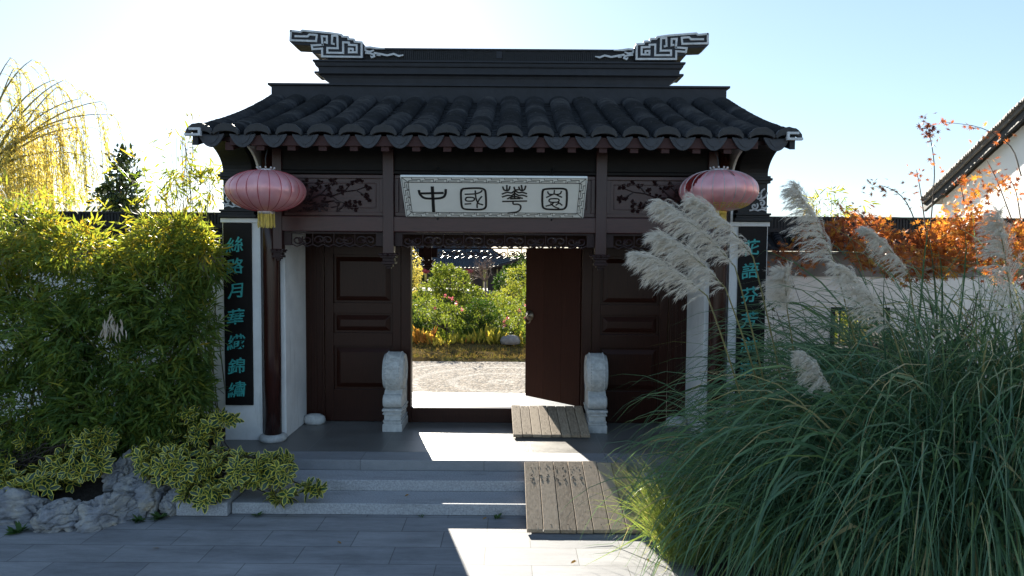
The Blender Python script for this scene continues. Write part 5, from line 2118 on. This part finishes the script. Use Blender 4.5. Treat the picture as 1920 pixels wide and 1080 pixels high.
# ---------------------------------------------------------------- trees
def branchy(g, p, d, L, r, depth, rng, tips, spread=.6, up=.15, n=4, seg=4):
    pts = [p.copy()]
    q = p.copy()
    dd = d.copy()
    for k in range(seg):
        dd = nrm(dd + rng.normal(size=3) * .14 + np.array([0, 0, up * .3]))
        q = q + dd * L / seg
        pts.append(q.copy())
    g.tube(pts, [r * (1 - .45 * k / seg) for k in range(seg + 1)], 6 if depth > 1 else 4)
    if depth == 0:
        tips.append((q, dd))
        tips.append((pts[-2], dd))
        return
    for k in range(n):
        i = rng.integers(seg // 2, seg + 1)
        nd = nrm(dd + rng.normal(size=3) * spread + np.array([0, 0, up]))
        branchy(g, pts[i], nd, L * rng.uniform(.6, .85), r * .55, depth - 1, rng, tips, spread, up, n, seg)


# Japanese maple in front of the right wall
def maple():
    rng = np.random.default_rng(51)
    t = thing('maple_tree', 'orange autumn maple in front of the right garden wall', 'tree', (5.2, 8.1, 0.1))
    g = MB()
    tips = []
    for k in range(7):
        d = nrm(np.array([rng.uniform(-.7, .6), rng.uniform(-.25, .25), 1.0]))
        branchy(g, np.array([5.6 + rng.uniform(-.2, .2), 8.1, .1]), d, 1.25, .035, 2, rng, tips, .5, .2, 3)
    # long wispy shoots (photo positions at their own distance)
    shoots = [[(1740, 470), (1752, 330), (1745, 262), (1738, 236)], [(1915, 330), (1895, 275), (1840, 240), (1765, 228)], [(1735, 470), (1700, 380), (1660, 350), (1632, 352)], [(1740, 460), (1726, 360), (1718, 318)],
              [(1900, 420), (1870, 340), (1850, 300)], [(1820, 440), (1806, 370), (1800, 345)], [(1660, 470), (1620, 410), (1592, 385)], [(1590, 470), (1530, 480), (1450, 500)], [(1915, 420), (1905, 360), (1890, 330)]]
    ends = []
    for sh in shoots:
        pts = [np.array(p_) for p_ in smooth([P(x, y, 8.0) for x, y in sh], 4)]
        g.tube(pts, [.008 * (1 - .7 * k / len(pts)) for k in range(len(pts))], 4)
        ends.append(pts)
    g.build('branches', M['bark'], t, smooth=True)
    bl = [blob(1700, 480, 8.0, .62, .4, .22, 1.4), blob(1800, 460, 8.0, .5, .4, .26, 1.6), blob(1885, 455, 7.95, .35, .4, .24, .8), blob(1600, 432, 9.2, .48, .35, .22, 1.1), blob(1650, 465, 9.0, .45, .3, .20, .9),
          blob(1850, 350, 7.95, .24, .3, .12, .15), blob(1490, 482, 9.4, .34, .25, .12, .4), blob(1800, 415, 8.0, .3, .3, .15, .5), blob(1930, 500, 7.95, .4, .4, .25, .6), blob(1545, 448, 9.4, .34, .25, .16, .5)]
    pts, d, k = blobpts(bl, 640, rng, .3)
    C, D, Nn = clusters(pts, nrm(d + np.array([0, -.2, 0])), 6, .6, rng, .35)
    n = len(C)
    C = C + rng.normal(size=(n, 3)) * .06
    tint = np.clip(np.repeat(rng.normal(.5, .22, len(pts)), 6) + rng.normal(0, .12, n) + np.where(np.abs(C[:, 0] - 5.3) < .45, .22, 0), 0, 1)
    leaves('foliage', C, D, Nn, rng.uniform(.06, .11, n), rng.uniform(.065, .115, n), T_STAR, M['maple'], t, tint)
    # leaves along the shoots
    CC, DD = [], []
    for pts in ends:
        m = len(pts)
        for i in range(int(m * .35), m):
            for q_ in range(3):
                CC.append(pts[i] + rng.normal(size=3) * .05)
                DD.append(nrm(pts[i] - pts[i - 1]) + rng.normal(size=3) * .7 + np.array([0, 0, -.3]))
    CC, DD = np.array(CC), np.array(DD)
    n = len(CC)
    leaves('shoot_leaves', CC, DD, nrm(np.array([0, -.6, .6]) + rng.normal(size=(n, 3)) * .5), rng.uniform(.05, .085, n), rng.uniform(.055, .085, n), T_STAR, M['maple'], t, np.clip(rng.normal(.4, .2, n), 0, 1))
    c = P(1738, 240, 8.0)
    n = 34
    leaves('dark_leaf_tuft', c + rng.normal(size=(n, 3)) * np.array([.07, .05, .08]), rng.normal(size=(n, 3)) + np.array([0, 0, -.3]), rng.normal(size=(n, 3)) + np.array([0, -1, .5]), rng.uniform(.05, .085, n), rng.uniform(.05, .08, n), T_STAR, M['mapledark'], t, rng.random(n))


maple()
# dark small-leaved shrub behind the plumes, in front of the wall
rng = np.random.default_rng(52)
t = thing('twiggy_shrub', 'sparse dark twiggy shrub against the right white wall', 'shrub', (4.6, 9.6, 0.05))
g = MB()
tips = []
for k in range(8):
    branchy(g, np.array([4.6 + rng.uniform(-.3, .3), 9.6, .05]), nrm(np.array([rng.uniform(-.6, .8), rng.uniform(-.2, .2), 1])), 1.15, .014, 2, rng, tips, .5, .1, 3)
g.build('stems', M['bark'], t)
C = np.array([p for p, d in tips]); D = np.array([d for p, d in tips])
C, D, Nn = clusters(C, D, 3, .7, rng, .2)
n = len(C)
leaves('foliage', C + rng.normal(size=(n, 3)) * .03, D, Nn, rng.uniform(.03, .06, n), rng.uniform(.018, .03, n), T_OVATE, M['magno'], t, rng.random(n))


# weeping willow beyond the left wall
def willow():
    rng = np.random.default_rng(61)
    base = np.array([-16.6, 21.0, 0.0])
    t = thing('willow_tree', 'yellow weeping willow beyond the left garden wall', 'tree', base)
    g = MB()
    g.tube([base, base + (.1, 0, 2.0), base + (-.1, 0, 3.8), base + (0, 0, 5.0)], [.32, .26, .22, .16], 10)
    leavesC, leavesD = [], []
    heads = []
    for k in range(30):
        a = rng.uniform(0, 6.283)
        z0 = rng.uniform(3.2, 5.2)
        R_ = rng.uniform(1.2, 3.5)
        top = rng.uniform(5.2, 8.9) - R_ * .25
        p0 = base + np.array([0, 0, z0])
        p2 = base + np.array([math.cos(a) * R_, math.sin(a) * R_ * .8, top])
        p1 = (p0 + p2) / 2 + np.array([0, 0, 1.2])
        pts = [(1 - t_) ** 2 * p0 + 2 * t_ * (1 - t_) * p1 + t_ * t_ * p2 for t_ in np.linspace(0, 1, 9)]
        g.tube(pts, [.05 - .005 * i for i in range(9)], 6)
        for i in range(3, 9):
            for q_ in range(2):
                heads.append((pts[i], nrm(np.array([math.cos(a), math.sin(a), .5]) + rng.normal(size=3) * .5)))
    for (x, y) in ((150, 185), (190, 190), (120, 150), (60, 112), (200, 215), (100, 150), (165, 240), (20, 108), (130, 230), (185, 300)):
        p2 = np.array(P(x, y, 20.5))
        p0 = base + np.array([0, 0, rng.uniform(4, 5)])
        p1 = p0 * .45 + p2 * .55 + np.array([-.2, 0, 1.1])
        pts = [(1 - t_) ** 2 * p0 + 2 * t_ * (1 - t_) * p1 + t_ * t_ * p2 for t_ in np.linspace(0, 1, 11)]
        g.tube(pts, [.05 - .0042 * i for i in range(11)], 5)
        for i in range(5, 11):
            heads.append((pts[i], nrm(np.array([1, -.2, .3]) + rng.normal(size=3) * .4)))
    for (p, d) in heads:
        L = rng.uniform(1.4, 3.6)
        L = min(L, p[2] - 1.2)
        n = 14
        q = p.copy()
        pts = [q.copy()]
        dd = d.copy()
        for k in range(n):
            dd = nrm(dd + np.array([0, 0, -.55]) + rng.normal(size=3) * .06)
            q = q + dd * L / n
            pts.append(q.copy())
        g.tube(pts, .006, 3, cap=False)
        m = int(L * 30)
        u = rng.random(m) * (n - .01)
        ii = u.astype(int)
        P_ = np.array(pts)
        leavesC.append(P_[ii] + (P_[ii + 1] - P_[ii]) * (u - ii)[:, None] + rng.normal(size=(m, 3)) * .03)
        leavesD.append(nrm(P_[ii + 1] - P_[ii]) + rng.normal(size=(m, 3)) * .4)
    g.build('trunk', M['stalk'], t, smooth=True)
    C = np.concatenate(leavesC); D = np.concatenate(leavesD)
    n = len(C)
    tint = np.clip(.5 + .3 * np.array([mnoise.noise(Vector(c * .9)) for c in C]) * 1.6 + rng.normal(0, .12, n), 0, 1)
    leaves('crown', C, D, rng.normal(size=(n, 3)), rng.uniform(.09, .16, n), rng.uniform(.02, .032, n), T_LANCE, M['willow'], t, tint)


willow()


def bush(name, label, cat, base, blobs, n, per, Ll, Lw, mat, seed, tmpl=T_OVATE, group=None, trunk=True, shell=.55, spread=.7, droop=.1, tm=.45, stem=.03, bark='bark', part='crown'):
    rng = np.random.default_rng(seed)
    rn = random.Random(seed)
    base = np.array(base, float)
    t = thing(name, label, cat, base, group)
    pts, d, k = blobpts(blobs, n, rng, shell)
    # drop some clusters to leave gaps
    keep = np.array([mnoise.noise(Vector(p * (1.1 / max(.3, blobs[0][3])) * 1.6)) > -.34 for p in pts])
    pts, d = pts[keep], d[keep]
    C, D, Nn = clusters(pts, d, per, spread, rng, droop)
    m = len(C)
    C = C + rng.normal(size=(m, 3)) * Ll * .5
    tint = np.clip(np.repeat(rng.normal(tm, .18, len(pts)), per) + rng.normal(0, .12, m), 0, 1)
    leaves(part, C, D, Nn, rng.uniform(.7, 1.2, m) * Ll, rng.uniform(.7, 1.2, m) * Lw, tmpl, M[mat], t, tint)
    if trunk:
        g = MB()
        b = np.array(blobs)
        c = b[0, :3]
        fork = base * .55 + c * .45
        g.tube([base, base * .75 + c * .25 + np.array([.02, 0, 0]), fork], [stem, stem * .9, stem * .75], 7)
        for i in range(0, len(pts), max(1, len(pts) // 26)):
            p = pts[i]
            mid = (fork + p) / 2 + np.array([rn.uniform(-.05, .05), 0, .03])
            g.tube([fork, mid, p], [stem * .5, stem * .3, stem * .1], 5)
        g.build('trunk', M[bark], t, smooth=True)
    return t


b_ = P(222, 400, 13.2)
bush('evergreen_tree', 'small dark glossy-leaved tree standing behind the left wall', 'tree', (b_[0], b_[1], 0), [blob(222, 365, 13.2, .30, .3, .38, 1.2), blob(235, 320, 13.2, .20, .22, .28, .8), blob(205, 380, 13.2, .28, .28, .28, .8), blob(240, 375, 13.2, .26, .26, .22, .7), blob(232, 292, 13.2, .08, .08, .10, .12)], 210, 5, .14, .06, 'magno', 71, droop=-.1, spread=.8, stem=.05)

# ---------------------------------------------------------------- garden seen through the doorway
GG = 'shrubs in the garden beyond the doorway'


def gp(px, Y, z=None):
    q = P(px, 500, Y)
    return (q[0], Y, gz(q[0], Y) if z is None else z)


bush('round_tree', 'small round-crowned light green tree in the middle of the garden', 'tree', gp(848, 27), [blob(845, 528, 27, .85, .8, .55, 2), blob(810, 545, 27, .55, .6, .35, 1), blob(880, 555, 27, .65, .6, .40, 1), blob(830, 505, 27, .4, .5, .3, .7), blob(790, 560, 27, .4, .4, .25, .5)], 900, 5, .10, .055, 'garden', 81, stem=.06)
bush('rose_bush', 'leggy rose bush with red blooms below the round tree', 'shrub', gp(835, 22.5), [blob(840, 590, 22.5, .55, .5, .35, 1), blob(800, 580, 22.6, .5, .5, .4, 1), blob(850, 625, 22.3, .3, .3, .3, .5)], 420, 5, .075, .04, 'garden', 82, group=GG, tm=.4)
bush('rose_bush', 'bushy rose bush in the centre right of the garden bed', 'shrub', gp(905, 23), [blob(900, 585, 23, .6, .5, .45, 1.2), blob(925, 610, 22.8, .5, .4, .35, 1), blob(885, 610, 22.8, .4, .4, .3, .6)], 560, 5, .075, .042, 'gardark', 83, group=GG, tm=.5)
bush('rose_bush', 'rose bush with magenta blooms next to the open door', 'shrub', gp(965, 22), [blob(965, 595, 22, .5, .45, .45, 1), blob(945, 630, 21.8, .3, .3, .25, .5), blob(980, 640, 21.6, .3, .3, .4, .6), blob(995, 560, 23, .4, .4, .4, .5)], 480, 5, .075, .042, 'garden', 84, group=GG, tm=.4)
bush('shrub', 'silvery leaved shrub at the left side of the doorway view', 'shrub', gp(785, 23.5), [blob(780, 600, 23.5, .5, .4, .35, 1), blob(770, 575, 24, .4, .4, .3, .7), blob(800, 610, 23.2, .4, .4, .25, .6)], 420, 5, .08, .045, 'gardark', 85, group=GG, tm=.55)
bush('bamboo_hedge', 'bright yellow-green arching shrub right of the pavilion', 'shrub', gp(985, 34), [blob(985, 525, 34, 1.0, .9, .8, 1), blob(965, 560, 33, .9, .8, .6, 1), blob(1010, 550, 33, 1., .9, .9, 1)], 800, 5, .16, .045, 'garden', 86, tmpl=T_LANCE, group=GG, tm=.75)
bush('shrub', 'low leafy shrub filling the middle of the garden bed', 'shrub', gp(880, 25.5), [blob(870, 575, 25.5, 1.0, .6, .4, 1), blob(935, 575, 25.5, .9, .6, .4, 1), blob(900, 560, 27, 1.0, .6, .35, .8)], 700, 5, .09, .05, 'garden', 87, group=GG, tm=.5)
bush('shrub', 'rounded dark green shrub beside the pavilion base', 'shrub', gp(950, 42), [blob(950, 530, 42, .8, .8, .7, 1)], 300, 5, .14, .08, 'gardark', 88, group=GG)
bush('garden_tree', 'yellow hanging tree at the left edge of the doorway view', 'tree', gp(766, 40), [blob(768, 500, 40, .7, .7, 1.2, 1), blob(772, 535, 40, .5, .6, 1.0, 1)], 500, 5, .16, .04, 'willow', 89, tmpl=T_LANCE, droop=.8, tm=.45, stem=.08)
bush('garden_tree', 'dark tree behind the pavilion roof end', 'tree', gp(975, 85), [blob(975, 500, 85, 2.0, 2.0, 1.6, 1), blob(985, 520, 85, 2.2, 2, 1.4, 1), blob(960, 510, 84, 1.2, 1.5, 1.4, .6)], 700, 5, .32, .18, 'gardark', 90, tm=.3, stem=.15)
for i, (px, y, r_, lab) in enumerate(((700, 95, 4.5, 'broad far tree behind the left jamb of the gate'), (800, 110, 5.0, 'far tree rising behind the pavilion'), (1060, 100, 4.8, 'far tree hidden behind the open door'), (1180, 105, 5.0, 'far tree beyond the right half of the gate'))):
    c = P(px, 500, y)
    bush('far_tree', lab, 'tree', (c[0], y, -1.1), [(c[0], y, 1.2, r_, r_, 2.6, 2), (c[0] + r_ * .6, y, .6, r_ * .7, r_ * .7, 2.0, 1), (c[0] - r_ * .6, y, .6, r_ * .7, r_ * .7, 2.0, 1)], 420, 5, .55, .35, 'fartree', 100 + i, group='distant trees beyond the garden', stem=.25)

# roses (each bloom is part of the bush look: built as blooms on the bushes)
rng = np.random.default_rng(91)


def bloom(parentlabel, spots, Y):
    par = [o for o in bpy.data.objects if o.get('label') == parentlabel][0]
    for (x, y) in spots:
        c = np.array(P(x, y, Y))
        n = 16
        leaves('bloom', c + rng.normal(size=(n, 3)) * .022, rng.normal(size=(n, 3)) + np.array([0, 0, .4]), rng.normal(size=(n, 3)), rng.uniform(.035, .065, n), rng.uniform(.03, .05, n), T_OVATE, M['rose'], par, rng.random(n))


bloom('leggy rose bush with red blooms below the round tree', [(835, 555), (846, 560), (815, 578), (856, 569), (866, 581)], 22.1)
bloom('rose bush with magenta blooms next to the open door', [(986, 573), (951, 597), (945, 604), (945, 611), (985, 596), (974, 583)], 21.5)


def strap(label, px, Y, n, mat, seed, L, spread, name='leafy_perennial'):
    rng = np.random.default_rng(seed)
    c = np.array(gp(px, Y, .08))
    t = thing(name, label, 'plant', c, 'yellow leaved plants along the garden bed')
    a = rng.uniform(0, 6.28, n)
    D = np.stack([np.cos(a) * .55, np.sin(a) * .55, np.ones(n)], 1)
    C = c + rng.normal(size=(n, 3)) * np.array([spread, .12, .0])
    C[:, 2] = c[2] + rng.random(n) * L * .4
    leaves('foliage', C, D, nrm(np.stack([np.cos(a), np.sin(a), np.full(n, .3)], 1)), rng.uniform(.6, 1.1, n) * L, rng.uniform(.7, 1.1, n) * L * .28, T_OVATE, M[mat], t, np.clip(rng.normal(.5, .22, n), 0, 1))


strap('rust and yellow canna at the left of the garden bed', 803, 21.4, 26, 'canna', 1, .5, .16)
strap('orange canna next to the left door jamb', 780, 21.6, 18, 'canna', 2, .5, .14)
strap('yellow plant left of centre in the garden bed', 850, 21.7, 30, 'hosta', 3, .34, .2)
strap('bright yellow upright plant in the middle of the garden bed', 928, 21.4, 30, 'hosta', 4, .42, .16)
strap('yellow plant in front of the dark roses', 893, 21.8, 26, 'hosta', 5, .34, .2)
strap('yellow plant beside the grey stone', 972, 21.4, 24, 'hosta', 6, .38, .14)
strap('tall yellow leaved plant before the centre rose bush', 912, 22.3, 22, 'hosta', 7, .5, .2)
strap('low yellow-green plant between cannas and roses', 826, 21.2, 24, 'hosta', 8, .28, .18)
# grey stone
g = MB()
c = np.array(P(957, 636, 21.3))
vs = []
g.lathe([(.30, -.12), (.33, -.02), (.26, .10), (.12, .15), (.02, .15)], (c[0], c[1], c[2] - .02), 14)
o = g.build('garden_stone', M['stone'], None, org=c, smooth=True)
tag(o, 'flat grey stone among the yellow plants beyond the doorway', 'stone')

# lawn tufts: nobody could count them
rng = np.random.default_rng(93)
n = 6500
C = np.stack([rng.uniform(-4.2, 3.0, n), 18.7 + 3.6 * rng.random(n) ** 1.0, np.full(n, .09)], 1)
dd = rng.normal(size=(n, 3)) * .6 + np.array([0, 0, 1.0])
V, Fc, A = blades(C, dd, rng.uniform(.06, .16, n), rng.uniform(.008, .016, n), rng, np.full(n, .5), np.zeros(3), nseg=3)
M['drygrass'] = leafmat('dry_grass', [(0, (.06, .075, .015)), (.5, (.13, .10, .035)), (1, (.20, .14, .055))], .35, .8, spec=0.05)
o = fastmesh('grass', V, Fc, M['drygrass'], None, np.repeat(rng.random(n), 8))
tag(o, 'dry grass on the lawn beyond the pebble path', 'grass', kind='stuff')

# ground cover between the shrubs
rng = np.random.default_rng(95)
n = 9000
yy = 21.8 + 22 * rng.random(n) ** 1.3
xx = (rng.random(n) - .5) * (4 + .28 * yy) - .6
zz = np.array([gz(a, b) for a, b in zip(xx, yy)]) + rng.random(n) * (.25 + .02 * (yy - 21))
C, D, Nn = clusters(np.stack([xx, yy, zz], 1), np.tile([0, -.3, .6], (n, 1)), 3, .8, rng, 0)
o = leaves('ground_cover', C + rng.normal(size=C.shape) * .05, D, Nn, rng.uniform(.08, .17, 3 * n), rng.uniform(.05, .09, 3 * n), T_OVATE, M['garden'], None, np.clip(rng.normal(.4, .25, 3 * n), 0, 1))
tag(o, 'low leafy planting covering the garden bed', 'ground cover', kind='stuff')

# bare tree
t = thing('bare_tree', 'small leafless tree with pale twigs in front of the pavilion', 'tree', gp(910, 38))
g = MB()
rng = np.random.default_rng(94)
tips = []
b0 = np.array(gp(910, 38))
hh = P(910, 528, 38)[2]
g.tube([b0, b0 * .5 + np.array([b0[0], 38, hh]) * .5 + np.array([.03, 0, 0]), np.array([b0[0], 38, hh])], [.09, .08, .07], 7)
for k in range(6):
    branchy(g, np.array([b0[0], 38, hh]), nrm(np.array([rng.uniform(-1, 1), rng.uniform(-.6, .6), .9])), .62, .045, 3, rng, tips, .65, .15, 3)
g.build('branches', M['paletwig'], t, smooth=True)

# ---------------------------------------------------------------- pavilion
pv_y = 70.0
pv = thing('pavilion', 'dark garden pavilion with upturned tiled roof seen through the doorway', 'pavilion', (P(870, 500, pv_y)[0], pv_y, -1.15))
xl, xr = P(772, 500, pv_y)[0], P(942, 500, pv_y)[0]
zb2 = -1.12
ze = P(880, 502, pv_y)[2]
zt = P(880, 462, pv_y)[2]
g = MB()
g.box(xl - 8, xr + .8, pv_y - .6, pv_y + 5, zb2 - .05, zb2 + .28)
g.build('platform', M['stone'], pv, bev=.03)
for px in (783, 800, 872, 884, 929, 936):
    g = MB()
    x = P(px, 500, pv_y)[0]
    g.tube([(x, pv_y, zb2 + .28), (x, pv_y, ze + .1)], .14, 10)
    g.build('pillar', M['darkpave'], pv, smooth=True)
for (pa, pb2) in ((888, 905), (915, 928)):
    g = MB()
    xa, xb = P(pa, 500, pv_y)[0], P(pb2, 500, pv_y)[0]
    g.box(xa, xb, pv_y - .05, pv_y + .1, zb2 + .28, ze)
    n = max(2, int((xb - xa) / .22))
    for k in range(n + 1):
        x = xa + (xb - xa) * k / n
        g.box(x - .03, x + .03, pv_y - .09, pv_y - .051, zb2 + .3, ze - .1)
    g.build('lattice_door', M['darkpave'], pv)
g = MB()
g.box(xl - 8, xr, pv_y - .1, pv_y + .25, ze - .15, ze + .25)
g.build('eave_beam', M['darkpave'], pv)
# curved roof: hip corner turning up at the right
g = MB()
nu, nvv = 90, 10
vs = []
for j in range(nvv + 1):
    v = j / nvv
    for i in range(nu + 1):
        u = i / nu
        x = xl - 8 + (xr + 1.6 - (xl - 8)) * u
        up = max(0, (u - .78) / .22) ** 2 * .9
        xx = x - max(0, (u - .6) / .4) * v * 3.6
        z = ze + .05 + (zt - ze + .4) * (v ** 1.35) + up * (1 - v) ** 2
        y = pv_y - 1.3 + 3.2 * v
        vs.append((xx, y, z + .05 * abs(math.sin(i * math.pi / 2 * 1.0)) * (1 if i % 2 else 0)))
fs = [(j * (nu + 1) + i, j * (nu + 1) + i + 1, (j + 1) * (nu + 1) + i + 1, (j + 1) * (nu + 1) + i) for j in range(nvv) for i in range(nu)]
g.add(vs, fs)
for i in range(0, nu + 1, 1):
    pts = [vs[j * (nu + 1) + i] for j in range(nvv + 1)]
    g.tube([(p[0], p[1] - .02, p[2] + .03) for p in pts], .07, 5)
rf = g.build('roof', M['pavroof'], pv)
g = MB()
e_ = [vs[i] for i in range(nu + 1)]
g.tube([(p[0], p[1] + .05, p[2] - .10) for p in e_], .10, 5)
for i in range(0, nu, 2):
    p = e_[i]
    g.quadbox([(p[0] - .06, p[1] + .1, p[2] - .22), (p[0] + .06, p[1] + .1, p[2] - .22), (p[0] + .06, p[1] + 1.6, p[2] + .15), (p[0] - .06, p[1] + 1.6, p[2] + .15)], (0, 0, 1), .12)
g.build('eave_rafters', M['darkpave'], rf)
g = MB()
p0 = vs[nvv * (nu + 1)]
p1 = vs[nvv * (nu + 1) + nu]
g.box(p0[0], p1[0], p0[1] - .2, p0[1] + .2, p0[2] - .1, p0[2] + .5)
g.build('roof_ridge', M['pavroof'], rf, bev=.03)


def far_lantern(px, py, lab):
    c = P(px, py, pv_y - .9)
    t = thing('lantern', lab, 'lantern', c, 'red lanterns under the pavilion eave')
    g = MB()
    g.lathe([(.12, -.26), (.36, -.16), (.46, 0), (.36, .16), (.12, .26)], c, 16)
    g.build('lantern_shade', M['redlant'], t, smooth=True)
    g = MB()
    g.lathe([(.13, .25), (.15, .28), (.15, .36), (.04, .40)], c, 10)
    g.tube([(c[0], c[1], c[2] + .4), (c[0], c[1], ze + .15)], .015, 4)
    g.build('top_ring', M['silver'], t)
    g = MB()
    g.lathe([(.10, -.95), (.12, -.6), (.12, -.26)], c, 10)
    g.build('tassel', M['gold'], t)


far_lantern(798, 508, 'red lantern at the left end of the pavilion eave')
far_lantern(880, 508, 'red lantern at the middle of the pavilion eave')

# shrub seen through the wall window
bush('shrub', 'sunlit shrub glimpsed through the small wall window', 'shrub', (5.4, 12.4, 0), [(5.4, 12.4, 1.75, .7, .4, .55, 1)], 330, 5, .11, .06, 'garden', 120, tm=.7)
